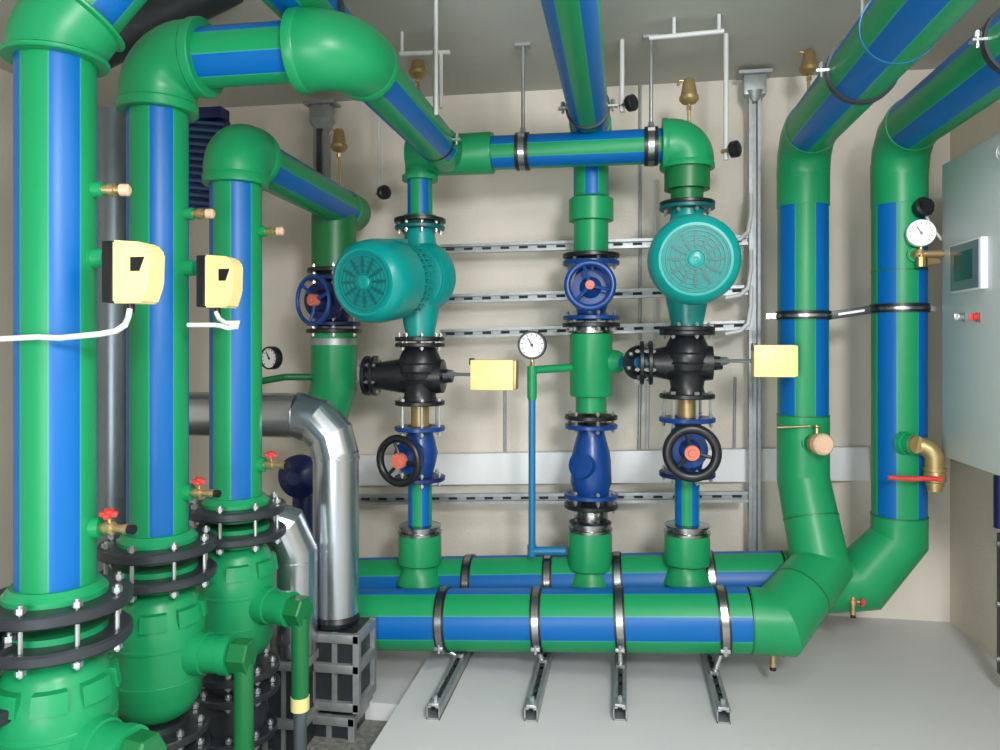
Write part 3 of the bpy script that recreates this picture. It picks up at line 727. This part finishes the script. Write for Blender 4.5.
for u, w, nm in ((523, 'left', 'left'), (651, 'right', 'right')):
    x = pt(u, 148, YH).x
    tc = thing('pipe_clamp', 'steel clamp hanging the overhead header on its %s rod' % nm, 'clamp', V(x, YH, ZH))
    b = MB(); b.tube_ring(V(x-.029, YH, ZH), RT, rO, rO+.009, .058); b.build('rubber_liner', 'black', tc)
    b = MB(); b.tube_ring(V(x-.013, YH, ZH), RT, rO+.002, rO+.011, .026); b.box(V(x, YH-rO*.8, ZH+rO*.75), (.03, .02, .016)); b.box(V(x, YH-rO*.9, ZH-.01), (.03, .02, .02)); b.build('band', 'chrome', tc)
    b = MB(); b.cyl(V(x, YH, ZH+rO), V(x, YH, ZC), .0085, 10); b.cyl(V(x, YH, ZH+rO), V(x, YH, ZH+rO+.03), .014, 6); b.build('hanger_rod', 'zinc', tc)
    b = MB(); b.box(V(x, YH, ZC-.006), (.07, .05, .012)); b.build('ceiling_plate', 'galv', tc)
# saddle clamp on the run coming from riser 2
def overhead_clamp(label, c, r, yy_):
    tc = thing('pipe_clamp', label, 'clamp', c)
    b = MB(); b.tube_ring(c-BK*.014, BK, r, r+.009, .028, 48); b.build('band', 'dark', tc)
    for s in (-1, 1):
        b = MB(); p = c+RT*s*(r+.02); b.box(p, (.04, .03, .008)); b.cyl(p-UP*.02, p+UP*.03, .006, 8); b.cyl(p+UP*.01, p+UP*.025, .011, 6); b.build('clamp_bolt', 'zinc', tc)
    b = MB(); b.cyl(c+UP*(r+.005), V(c.x, c.y, ZC), .007, 8); b.build('hanger_rod', 'zinc', tc)
    return tc
overhead_clamp('dark clamp around the sloping overhead run just before the tee', V(cE.x, 3.14, ZH), .075, 0)
overhead_clamp('dark clamp around the near-side overhead striped pipe at the upper right', V(cA.x, 2.62, ZA), rA, 0)
overhead_clamp('dark clamp around the lower overhead striped pipe at the upper right edge', V(cB.x, 2.42, ZB), rB, 0)
# --- centre branch
Zc = CC.z(128); rc = CC.r(35)
tCt = thing('central_pipe', 'striped pipe coming along the ceiling and dropping behind the overhead header', 'pipe', CC.p(222))
cc = V(CC.x, CC.y, Zc)
elbow(tCt, cc, UP, FR, .07, rc*1.18, sock=.03)
pipe(tCt, cc+FR*.09, V(CC.x, .8, Zc), rc*1.06, 45, ref=DN)
pipe(tCt, CC.p(200), cc-UP*.09, rc, -5)
b = MB(); b.lathe(CC.p(222), UP, [(0, rc), (.004, rc*1.28), (CC.z(200)-CC.z(222), rc*1.28), (CC.z(197)-CC.z(222), rc*1.05)], 36)
b.cyl(CC.p(253), CC.p(221), rc*.99, 36); b.build('coupling', 'green', tCt)
flange(tCt, CC.p(256), UP, CC.r(57), .020, 'black', 6, .0075, .04, rin=.02, bolts=False)
overhead_clamp('dark clamp around the central ceiling pipe above the overhead header', V(CC.x, 3.25, Zc), rc*1.06, 0)
gate_valve(CC, 261, 320, 57, 36, 'dark blue gate valve with blue handwheel in the centre of the photo', pt(590, 285, 3.36), .100, m='vblue', wm='vblue', hubm='ored', tube=.015, hub_r=.022)
# tee body with branch to the right
tT = thing('tee_pipe', 'green tee pipe between the blue gate valve and the blue check valve', 'pipe', CC.p(412))
b = MB(); r0 = CC.r(43)
b.lathe(CC.p(412), UP, [(0, CC.r(31)), (CC.z(397)-CC.z(412), CC.r(31)), (CC.z(396)-CC.z(412), r0*.96), (CC.z(394)-CC.z(412), r0), (CC.z(334)-CC.z(412), r0), (CC.z(333)-CC.z(412), r0*.8)], 40)
b.lathe(CC.p(362), RT, [(0, r0*.7), (r0*1.25, r0*.55), (r0*1.5, r0*.42)], 24)
b.build('body', 'green', tT)
b = MB(); b.lathe(CC.p(333), UP, [(0, r0*.6), (0, r0*1.04), (.01, r0*1.04), (.012, r0*.85), (.03, r0*.85)], 36); b.build('steel_ring', 'chrome', tT)
flange(tT, CC.p(325), UP, CC.r(58), .020, 'black', 6, .0075, .05, rin=.02)
flange(tT, CC.p(417), UP, CC.r(53), .020, 'black', 6, .0075, .05, rin=.02)
pe = V(pt(640, 363, YC).x, YC, CR.z(363)); ps = CC.p(362)+RT*(r0*1.3)
b = MB(); b.cyl(ps, pe, .027, 20); b.build('branch_pipe', 'cyanblue', tT)
flange(tT, pe-(pe-ps).normalized()*.012, pe-ps, .075, .018, 'black', 6, .0075, .05, rin=.02)
# blue check valve
zc0, zc1 = CC.z(497), CC.z(424); t = thing('check_valve', 'blue enamelled check valve in the central branch, bulging body', 'valve', V(CC.x, CC.y, zc0))
b = MB(); h = zc1-zc0; r = CC.r(40)
b.lathe(V(CC.x, CC.y, zc0), UP, [(0, r*.85), (h*.1, r*.9), (h*.2, r*1.03), (h*.5, r*1.0), (h*.62, r*.94), (h*.78, r*.78), (h*.88, r*.68), (h, r*.7)], 36)
b.lathe(V(CC.x, CC.y, zc0+h*.42), V(-.5, -.85, .2), [(0, r*.8), (r*.85, r*.72), (r*1.0, r*.68), (r*1.05, r*.5)], 28)
b.build('body', 'vblue', t)
flange(t, V(CC.x, CC.y, zc1-.01), UP, CC.r(53), .020, 'vblue', 6, .0075, .045, rin=.02)
flange(t, V(CC.x, CC.y, zc0+.01), UP, CC.r(54), .020, 'vblue', 6, .0075, .045, rin=.02)
tf = thing('flange_adapter', 'black bolted flange with steel ring under the blue check valve', 'flange', CC.p(530))
flange(tf, CC.p(505), UP, CC.r(54), .022, 'black', 6, .0075, .055, rin=.02)
b = MB(); b.lathe(CC.p(530), UP, [(0, .05), (0, CC.r(38)), (.04, CC.r(38)), (.045, CC.r(34)), (CC.z(505)-CC.z(530), CC.r(34)), (CC.z(505)-CC.z(530), .05)], 36); b.build('steel_ring', 'chrome', tf)
# pressure gauge line
def gauge(label, c, R, d=FR, stem=None, rim='black'):
    t = thing('pressure_gauge', label, 'gauge', c); d = d.normalized()
    b = MB(); b.lathe(c, d, [(-.03, R*.9), (-.025, R), (.008, R), (.011, R*.96), (.011, R*.86), (.004, R*.84)], 36); b.build('case', rim, t)
    b = MB(); b.lathe(c, d, [(.004, R*.88), (.0055, R*.88)], 36); f = b.build('dial', 'white', t)
    x, y, a = frame(d, UP)
    b = MB(); q = c+d*.0075
    b.box(q+(x*.5+y*.3)*R*.35, (R*.75, .004, .002), ((x*.85+y*.5).normalized(), a.cross((x*.85+y*.5).normalized()), a)); b.lathe(q-d*.001, d, [(0, R*.1), (.003, R*.1)], 12)
    for k in range(11):
        th = math.radians(-135+27*k); dd = x*math.cos(th)+y*math.sin(th)
        b.box(q-d*.001+dd*R*.72, (R*.14, .003, .001), (dd, a.cross(dd), a))
    b.build('pointer', 'black', f)
    if stem is not None:
        b = MB(); b.cyl(c-UP*R*.9-d*.01, stem, .008, 12); b.lathe(c-UP*(R+.03)-d*.01, UP, [(0, .012), (.02, .012)], 6); b.build('stem', 'brass', t)
    return t
Yg = 3.42; g0 = pt(532, 345, Yg)
gauge('round white pressure gauge above the thin blue pipe in the centre', g0, 14.5*Yg/F, FR, pt(532, 366, Yg+.01))
t = thing('gauge_pipe', 'thin blue vertical pipe with green ends below the central pressure gauge', 'pipe', pt(532, 552, Yg))
b = MB(); b.cyl(pt(532, 548, Yg), pt(532, 376, Yg), .016, 16); b.build('pipe', 'cyanblue', t)
b = MB(); b.cyl(pt(532, 398, Yg), pt(532, 366, Yg), .022, 16); b.cyl(pt(532, 400, Yg), pt(532, 390, Yg), .019, 16)
b.cyl(pt(532, 370, Yg), V(CC.x-.09, CC.y-.04, pt(532, 368, Yg).z), .018, 16); b.build('tee', 'green', t)
b = MB(); b.cyl(pt(532, 556, Yg), pt(532, 545, Yg), .021, 16); b.cyl(pt(532, 551, Yg), pt(566, 551, Yg), .020, 16); b.build('elbow', 'cyanblue', t)
# --- back left branch (below riser 3 run)
tb = thing('branch_pipe', 'plain green pipe with flanges dropping behind the left pump', 'pipe', CB.p(404))
rg_ = CB.r(45)
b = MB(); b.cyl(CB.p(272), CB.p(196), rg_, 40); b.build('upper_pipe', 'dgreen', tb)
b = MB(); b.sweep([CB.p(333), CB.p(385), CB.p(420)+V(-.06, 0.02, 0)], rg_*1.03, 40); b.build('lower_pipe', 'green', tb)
flange(tb, CB.p(271), UP, CB.r(54), .020, 'black', 6, .0075, .045, rin=.03)
flange(tb, CB.p(331), UP, CB.r(56), .020, 'black', 6, .0075, .045, rin=.03)
b = MB(); b.lathe(CB.p(345), UP, [(0, rg_), (0, rg_*1.05), (.03, rg_*1.05), (.035, rg_*.85), (.06, rg_*.85)], 32); b.build('steel_ring', 'galv', tb)
gate_valve(CB, 277, 326, 54, 38, 'navy gate valve with blue handwheel turned sideways behind the left pump', pt(313, 300, 3.15), .105, m='nblue', wm='vblue', hubm='ored', tube=.009, waxis=V(-.45, -.89, 0).normalized())
gauge('small black rimmed gauge facing sideways behind the third riser', pt(270, 358, 3.2), .052, V(-.30, -.95, 0))
b = MB(); b.sweep([pt(262, 381, 3.3), pt(285, 377, 3.3), pt(316, 377, 3.4)], .016, 12); tag(b.build('thin_pipe_or_highlight', 'dgreen'), 'thin dark green pipe reaching from the small gauge to the rear branch', 'pipe')
# blue valve glimpse behind clad pipe
t = thing('valve_handwheel', 'dark navy valve bonnet glimpsed between the two silver clad pipes', 'valve', pt(303, 475, 3.3))
b = MB(); b.lathe(pt(303, 475, 3.35), FR, [(0, .06), (.02, .10), (.05, .10), (.07, .05), (.1, .03)], 28); b.build('bonnet', 'nblue', t)
b = MB(); b.cyl(pt(303, 475, 3.42), V(pt(303, 475, 3.42).x, 3.42, ZL), .05, 20); b.build('stem_pipe', 'nblue', t)

# ------------------------------------------------------------------ air vents, ceiling conduits, small knobs
def air_vent(label, u, v, Y, s=1.0, foot=None):
    c = pt(u, v, Y); t = thing('air_vent', label, 'air vent', c-UP*.07*s)
    b = MB(); b.lathe(c-UP*.055*s, UP, [(0, .012*s), (.006*s, .030*s), (.02*s, .042*s), (.035*s, .042*s), (.04*s, .036*s), (.105*s, .024*s), (.112*s, .018*s), (.112*s, .005)], 20); b.build('body', 'brassold', t)
    b = MB(); b.cyl(c+UP*.048*s, c+UP*.052*s+LF*.042*s, .006*s, 10); b.cyl(c+UP*.052*s+LF*.04*s, c+UP*.03*s+LF*.048*s, .006*s, 8); b.build('nozzle', 'brass', t)
    b = MB(); f = foot if foot else c-UP*.13*s; b.cyl(f, c-UP*.05*s, .007*s, 10); b.lathe(c-UP*.08*s, UP, [(0, .012*s), (.018*s, .012*s)], 6); b.build('stem', 'brass', t)
    return t
air_vent('brass air vent standing above the overhead header elbow, over the right pump', 689, 92, 3.40, foot=V(pt(689, 92, 3.40).x, 3.40, ZH+rO*1.4))
air_vent('brass air vent between the grey pole and the tall right riser', 809, 63, 3.62, foot=pt(807, 150, 3.62))
air_vent('brass air vent beside the left grey support pole', 339, 141, 3.55, foot=pt(341, 190, 3.55))
air_vent('brass air vent half hidden behind the large overhead elbow', 418, 67, 3.5, foot=pt(421, 130, 3.45))
# pale tubes
def drop(label, u, v0, v1, r):
    Yq = min(ptz(u, v0, ZC).y, 3.97); a = pt(u, v0, Yq); a.z = ZC
    return wire('conduit', label, 'conduit', [a, pt(u, v1, Yq)], r, 'greyw'), Yq
br = thing('conduit_bracket', 'pale horizontal conduit bracket below the ceiling above the right pump', 'conduit', pt(685, 34, 3.2))
b = MB(); b.sweep([pt(649, 38, 3.2), pt(672, 36, 3.2), pt(724, 31, 3.2)], .010, 10); b.build('crossbar', 'greyw', br)
for u, v in ((674, 36), (719, 31)):
    q = pt(u, v, 3.2); b = MB(); b.cyl(q, V(q.x, q.y, ZC), .008, 10); b.build('stub', 'greyw', br)
_, Yk = drop('pale vertical conduit left of the grey support pole, ending at a black knob', 726, 34, 160, .011)
_, Yk2 = drop('pale vertical conduit beside the central ceiling pipe', 622, 40, 112, .011)
drop('pale conduit rod hanging from the ceiling near the left pump, in front of the crossbar', 436, -10, 115, .008)
Yc = ptz(402, 32, ZC).y
br = thing('conduit_bracket', 'pale conduit crossbar with a short drop, near the hidden air vent by the left pump', 'conduit', pt(425, 54, Yc))
b = MB(); b.sweep([pt(400, 54, Yc), pt(450, 52, Yc)], .010, 10); b.build('crossbar', 'greyw', br)
b = MB(); q = pt(402, 54, Yc); b.cyl(V(q.x, q.y, ZC), q, .007, 8); b.build('stub', 'greyw', br)
b = MB(); b.cyl(pt(441, 53, Yc), pt(441, 108, Yc), .009, 10); b.build('drop_tube', 'greyw', br)
_, Yk3 = drop('thin pale rod behind the overhead run, left of the left pump', 379, 80, 190, .008)
wire('conduit', 'thin grey conduit on the wall under the left actuator', 'conduit', [pt(505, 385, 3.992), pt(505, 452, 3.992)], .008, 'galv')
wire('conduit', 'thin grey conduit on the wall left of the right gate valve', 'conduit', [pt(640, 385, 3.992), pt(639, 450, 3.992)], .009, 'galv')
wire('conduit', 'pale conduit on the wall close beside the right gate valve', 'conduit', [pt(648, 380, 3.992), pt(647, 450, 3.992)], .010, 'greyw')
wire('conduit', 'thin grey conduit on the wall beside the support pole', 'conduit', [pt(735, 377, 3.992), pt(734, 448, 3.992)], .007, 'galv')
wire('conduit', 'thin vertical conduit on the wall between centre branch and right pump', 'conduit', [pt(640, 75, 3.992), pt(640, 340, 3.992)], .008, 'galv')
wire('conduit', 'pale conduit climbing the wall just left of the right pump', 'conduit', [pt(655, 345, 3.9), pt(655, 240, 3.9), pt(655, 180, 3.9)], .007, 'greyw')
for v, nm in ((228, 'top'), (284, 'second'), (320, 'third')):
    wire('rail_cable', 'pale bent cable at the right end of the %s rail by the pole' % nm, 'cable', [pt(725, v+14, 3.72), pt(740, v+11, 3.72), pt(748, v+4, 3.72), pt(751, v-14, 3.74), pt(751, v-34, 3.76)], .010, 'greyw')
def knob(label, u, v, Y):
    c = pt(u, v, Y); t = thing('shutoff_cock', label, 'knob', c)
    b = MB(); b.lathe(c, V(.8, -.6, 0).normalized(), [(0, .02), (.006, .036), (.03, .036), (.036, .028), (.036, .01)], 16); b.build('cap', 'black', t)
    b = MB(); b.cyl(c, c+V(-.035, .025, 0), .010, 10); b.build('stem', 'brass', t)
knob('small black knob beside the central ceiling pipe', 628, 104, Yk2-.02)
knob('small black knob at the lower end of the pale conduit near the pole', 731, 150, Yk-.02)
knob('small black knob right of the end of the third riser run', 382, 193, Yk3-.02)

# ------------------------------------------------------------------ tie bar around the right risers
t = thing('pipe_tie', 'black and steel tie band holding the two tall right risers together', 'clamp', A_.p(316))
yf = YA
zA, zB_ = A_.z(316), B_.z(309)
for c, r, z in ((A_, rA, zA), (B_, rB, zB_)):
    b = MB(); b.tube_ring(V(c.x, c.y, z-.016), UP, r, r+.009, .036, 48); b.build('rubber_liner', 'black', t)
    b = MB(); b.tube_ring(V(c.x, c.y, z-.006), UP, r+.003, r+.012, .012, 48); b.build('band', 'chrome', t)
p0 = V(A_.x+rA, yf, zA); p1 = V(B_.x-rB, yf, zB_); d = (p1-p0)
b = MB(); b.box((p0+p1)/2, (d.length+.01, .03, .036), (d.normalized(), BK, UP), bev=.003); b.build('tie_bar', 'dark', t)
b = MB(); b.box((p0+p1)/2+FR*.016, (d.length*.6, .004, .010), (d.normalized(), BK, UP)); b.build('bar_insert', 'zinc', t)
for q, nm in ((V(A_.x-rA-.025, yf, zA), 1), (V(B_.x+rB+.012, yf, zB_), 1)):
    b = MB(); b.box(q, (.05, .03, .024)); b.cyl(q+FR*.03, q+BK*.02, .012, 8); b.build('clamp_bolt', 'zinc', t)
# brass cap on riser A
pd = V(.25, -.95, .05).normalized(); q = A_.p(441)+pd*(rA-.012)-RT*.012
b = MB(); b.lathe(q, pd, [(0, .045), (.01, .042), (.012, .038), (.05, .038)], 24); b.build('socket', 'green', tH)
t = thing('brass_valve_cap', 'round brass capped outlet on the elbow of the left tall riser', 'valve', q+pd*.04)
b = MB(); b.lathe(q+pd*.04, pd, [(0, .034), (.012, .034), (.012, .044), (.02, .044), (.02, .030), (.03, .030)], 20); b.lathe(q+pd*.05+UP*.04, UP, [(0, .01), (.025, .008), (.03, .014), (.036, .014)], 10); b.build('body', 'brass', t)
b = MB(); b.lathe(q+pd*.07, pd, [(0, .040), (.003, .044), (.035, .044), (.045, .036), (.045, .015)], 10+8); b.build('cap', 'copper', t)
wire('thin_rod', 'thin brass rod resting across the green elbow beside the capped outlet', 'rod', [A_.p(425)+V(-.13, -.12, 0), A_.p(423)+V(0, -.13, 0)], .004, 'brassold')
# brass elbow with red lever on riser B
q = B_.p(440)+V(-.01, -rB*.97, 0); fd = V(.5, -.86, 0).normalized()
b = MB(); b.lathe(q, fd, [(-.01, .050), (.01, .046), (.012, .04), (.04, .04)], 24); b.build('socket', 'green', tB)
t = thing('brass_ball_valve', 'brass elbow ball valve with a red lever on the right tall riser', 'valve', q+fd*.03)
kx = q+fd*.05; a_, L = arcpts(kx+RT*.07, V(.95, -.3, .1), DN, .055, 8)
b = MB(); b.lathe(kx-fd*.012, fd, [(0, .036), (.016, .036), (.018, .03)], 16); b.sweep([kx]+a_+[a_[-1]+DN*.03], .036, 20)
e_ = a_[-1]+DN*.03; b.lathe(e_, DN, [(0, .043), (.014, .043), (.016, .037), (.03, .042), (.055, .042), (.06, .034), (.075, .034), (.075, .028), (.095, .028)], 10); b.build('body', 'brassold', t)
hl = e_+DN*.038+FR*.045
b = MB(); b.sweep([hl+RT*.01, hl+LF*.05, hl+LF*.10-UP*.003, hl+LF*.19], [.010, .010, .011, .009], 10); b.cyl(hl+BK*.02, hl+FR*.01, .010, 8); b.build('lever', 'red', t)
# gauge and valve on riser B top
q = B_.p(258)+V(.02, -rB*.95, 0)
b = MB(); b.lathe(q, FR, [(-.01, .03), (.015, .028)], 20); b.build('socket', 'green', tB)
t = thing('gauge_valve', 'brass cross valve below the gauge on the right tall riser', 'valve', q)
b = MB(); b.cyl(q+FR*.01, q+FR*.03+RT*.01, .018, 14); b.cyl(q+FR*.03, q+FR*.03+RT*.12, .014, 12)
g = pt(921, 262, YA-rB-.03); b.lathe(g-UP*.02, UP, [(0, .018), (.04, .018)], 8); b.lathe(g+RT*.02, RT, [(0, .02), (.03, .016), (.05, .010)], 10); b.build('body', 'brass', t)
gauge('round white gauge high on the right tall riser by the cabinet', pt(921, 233, YA-rB-.04), 12.5*3.3/F, V(-.2, -.98, 0), pt(921, 256, YA-rB-.03), rim='white')
q = pt(920, 209, YA-rB-.0)
t = thing('shutoff_cock', 'large black knob above the gauge on the right tall riser', 'knob', q)
b = MB(); b.lathe(q, V(.3, -.9, .2).normalized(), [(0, .02), (.0, .038), (.03, .042), (.035, .03), (.05, .028), (.05, .01)], 10); b.build('cap', 'black', t)
b = MB(); b.cyl(q, B_.p(214)+RT*.03, .016, 12); b.build('stem', 'brass', t)
wire('thin_rod', 'short pale cable running beside the gauge to the cabinet', 'cable', [pt(926, 216, 3.34), pt(932, 228, 3.34), pt(942, 240, 3.36)], .006, 'greyw')

# ------------------------------------------------------------------ control cabinet on the right wall
XC = 1.27
def ptx(u, v, X):
    k = (u-500)/F; dep = X/(-SN+k*CS); return V(X, dep*(CS+k*SN), H-(v-VH)/F*dep)
f0 = ptx(942, 165, XC); f1 = ptx(942, 456, XC)
yfar = f0.y; ynear = yfar-.78; z0, z1 = f1.z, f0.z
t = thing('control_cabinet', 'pale grey control cabinet with touch screen on the right wall', 'cabinet', V((XC+XR)/2, (yfar+ynear)/2, z0))
b = MB(); b.box(V((XC+.02+XR)/2, (yfar+ynear)/2, (z0+z1)/2), (XR-XC-.02, yfar-ynear-.01, z1-z0-.01), bev=.004); b.build('housing', 'cab', t)
b = MB(); b.box(V(XC+.01, (yfar+ynear)/2, (z0+z1)/2), (.022, yfar-ynear, z1-z0), bev=.006); dr = b.build('door', 'cab', t)
pa, pb = ptx(956, 241, XC), ptx(988, 291, XC)
b = MB(); b.box(V(XC-.012, (pa.y+pb.y)/2, (ptx(972, 241, XC).z+ptx(972, 291, XC).z)/2), (.024, pa.y-pb.y, ptx(972, 241, XC).z-ptx(972, 291, XC).z), bev=.003); sc = b.build('touch_screen', 'white', dr)
zm = (ptx(972, 241, XC).z+ptx(972, 291, XC).z)/2; hs = ptx(972, 241, XC).z-ptx(972, 291, XC).z; ws = pa.y-pb.y
b = MB(); b.box(V(XC-.0245, (pa.y+pb.y)/2, zm), (.003, ws*.90, hs*.93)); sc2 = b.build('bezel', 'scrgrey', dr)
b = MB(); b.box(V(XC-.027, (pa.y+pb.y)/2, zm+.003), (.003, ws*.58, hs*.58)); b.build('display', 'screen', dr)
for u, m_, nm in ((963, 'black', 'rotary_switch'), (978, 'red', 'rotary_switch')):
    q = ptx(u, 317, XC); b = MB(); b.lathe(q, LF, [(0, .017), (.006, .017), (.008, .012), (.018, .012)], 18)
    b.box(q+LF*.024, (.014, .008, .026), bev=.002); o = b.build(nm, 'zinc' if m_ == 'black' else 'red', dr)
    if m_ == 'red': o['label'] = 'red rotary switch'
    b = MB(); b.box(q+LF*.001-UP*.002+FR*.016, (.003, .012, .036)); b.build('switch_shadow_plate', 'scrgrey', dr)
q = ptx(1000, 152, XC); b = MB(); b.torus(q+LF*.001, LF, .022, .003, 28, 6); b.torus(q+LF*.001+UP*.0, LF, .008, .002, 16, 6); b.build('round_emblem', 'white', dr)
# strut and pipe at the right edge
c = ptx(997, 600, 1.42)
t = thing('wall_channel', 'grey steel channel standing at the right wall under the cabinet', 'channel', V(1.44, c.y, .0))
zt_, zb_ = ptx(996, 532, 1.42).z, ptx(996, 672, 1.42).z
b = MB(); b.box(V(1.44, c.y-.04, (zt_+zb_)/2), (.04, .09, zt_-zb_), bev=.004); b.build('channel', 'dark', t)
for z in (zt_-.04, (zt_+zb_)/2, zb_+.06):
    b = MB(); b.cyl(V(1.42, c.y-.015, z), V(1.41, c.y-.015, z), .012, 8); b.build('bolt', 'zinc', t)
b = MB(); b.cyl(ptx(1001, 476, 1.42), ptx(1001, 528, 1.42), .025, 16); tag(b.build('edge_pipe', 'nblue'), 'dark blue pipe end at the right edge under the cabinet', 'pipe')

# ------------------------------------------------------------------ camera, light
cam = bpy.data.cameras.new('camera'); co = bpy.data.objects.new('camera', cam); C.objects.link(co)
cam.sensor_width = 36; cam.lens = 36*F/1000; cam.shift_y = -.030; cam.clip_start = .02
co.location = (0, 0, H); co.rotation_euler = (math.pi/2, 0, PSI)
bpy.context.scene.camera = co
def area(name, loc, target, size, power, col=(1, 1, 1), sy=None):
    l = bpy.data.lights.new(name, 'AREA'); l.energy = power; l.size = size; l.color = col
    if sy: l.shape = 'RECTANGLE'; l.size_y = sy
    o = bpy.data.objects.new(name, l); C.objects.link(o); o.location = loc
    o.rotation_euler = (V(*target)-V(*loc)).to_track_quat('-Z', 'Y').to_euler(); return o
area('key_light', (.75, -.55, 2.2), (-.2, 3.6, .9), .5, 84, (.98, .99, 1))
area('fill_light', (-.7, -.7, .95), (-.1, 3.2, .35), 1.2, 52, (.92, .97, 1))
area('ceiling_light', (.65, 1.3, 2.66), (.45, 2.0, 0), .3, 52, (1, .99, .96), 1.3)
w = bpy.data.worlds.new('world'); bpy.context.scene.world = w; w.use_nodes = True
w.node_tree.nodes['Background'].inputs[0].default_value = (.8, .85, .9, 1); w.node_tree.nodes['Background'].inputs[1].default_value = .3
vs = bpy.context.scene.view_settings; vs.view_transform = 'Standard'; vs.look = 'None'; vs.exposure = 0

GR = {'riser_pipe': 'striped riser pipes at the left', 'strainer': 'green strainers below the left risers', 'flanged_valve': 'flanged valves below the strainers',
 'drop_pipe': 'drop pipes of the strainers', 'drain_cock': 'drain cocks with red handles', 'brass_plug': 'brass test plugs on the left risers', 'thermostat': 'yellow thermostat boxes',
 'floor_channel': 'slotted floor channels under the headers', 'pipe_clamp': 'pipe clamps', 'strut_rail': 'wall mounted slotted rails', 'support_pole': 'grey support poles',
 'air_vent': 'brass air vents near the ceiling', 'gate_valve': 'blue gate valves with handwheels', 'spacer_joint': 'brass spacer joints', 'three_way_valve': 'black three-way valves',
 'valve_actuator': 'yellow valve actuators', 'circulation_pump': 'teal circulation pumps', 'pressure_gauge': 'round gauges', 'conduit': 'pale thin conduits', 'shutoff_cock': 'black knobs',
 'pipe_stub': 'green socket stubs on the rear header', 'header_pipe': 'bottom header pipes', 'clad_pipe': 'silver clad pipes', 'valve_insulation_box': 'caged boxes under the silver pipes', 'rail_cable': 'bent cables at the rail ends'}
for o in bpy.data.objects:
    if o.parent is None and 'label' in o and 'group' not in o:
        g = GR.get(o.name.split('.')[0])
        if g: o['group'] = g
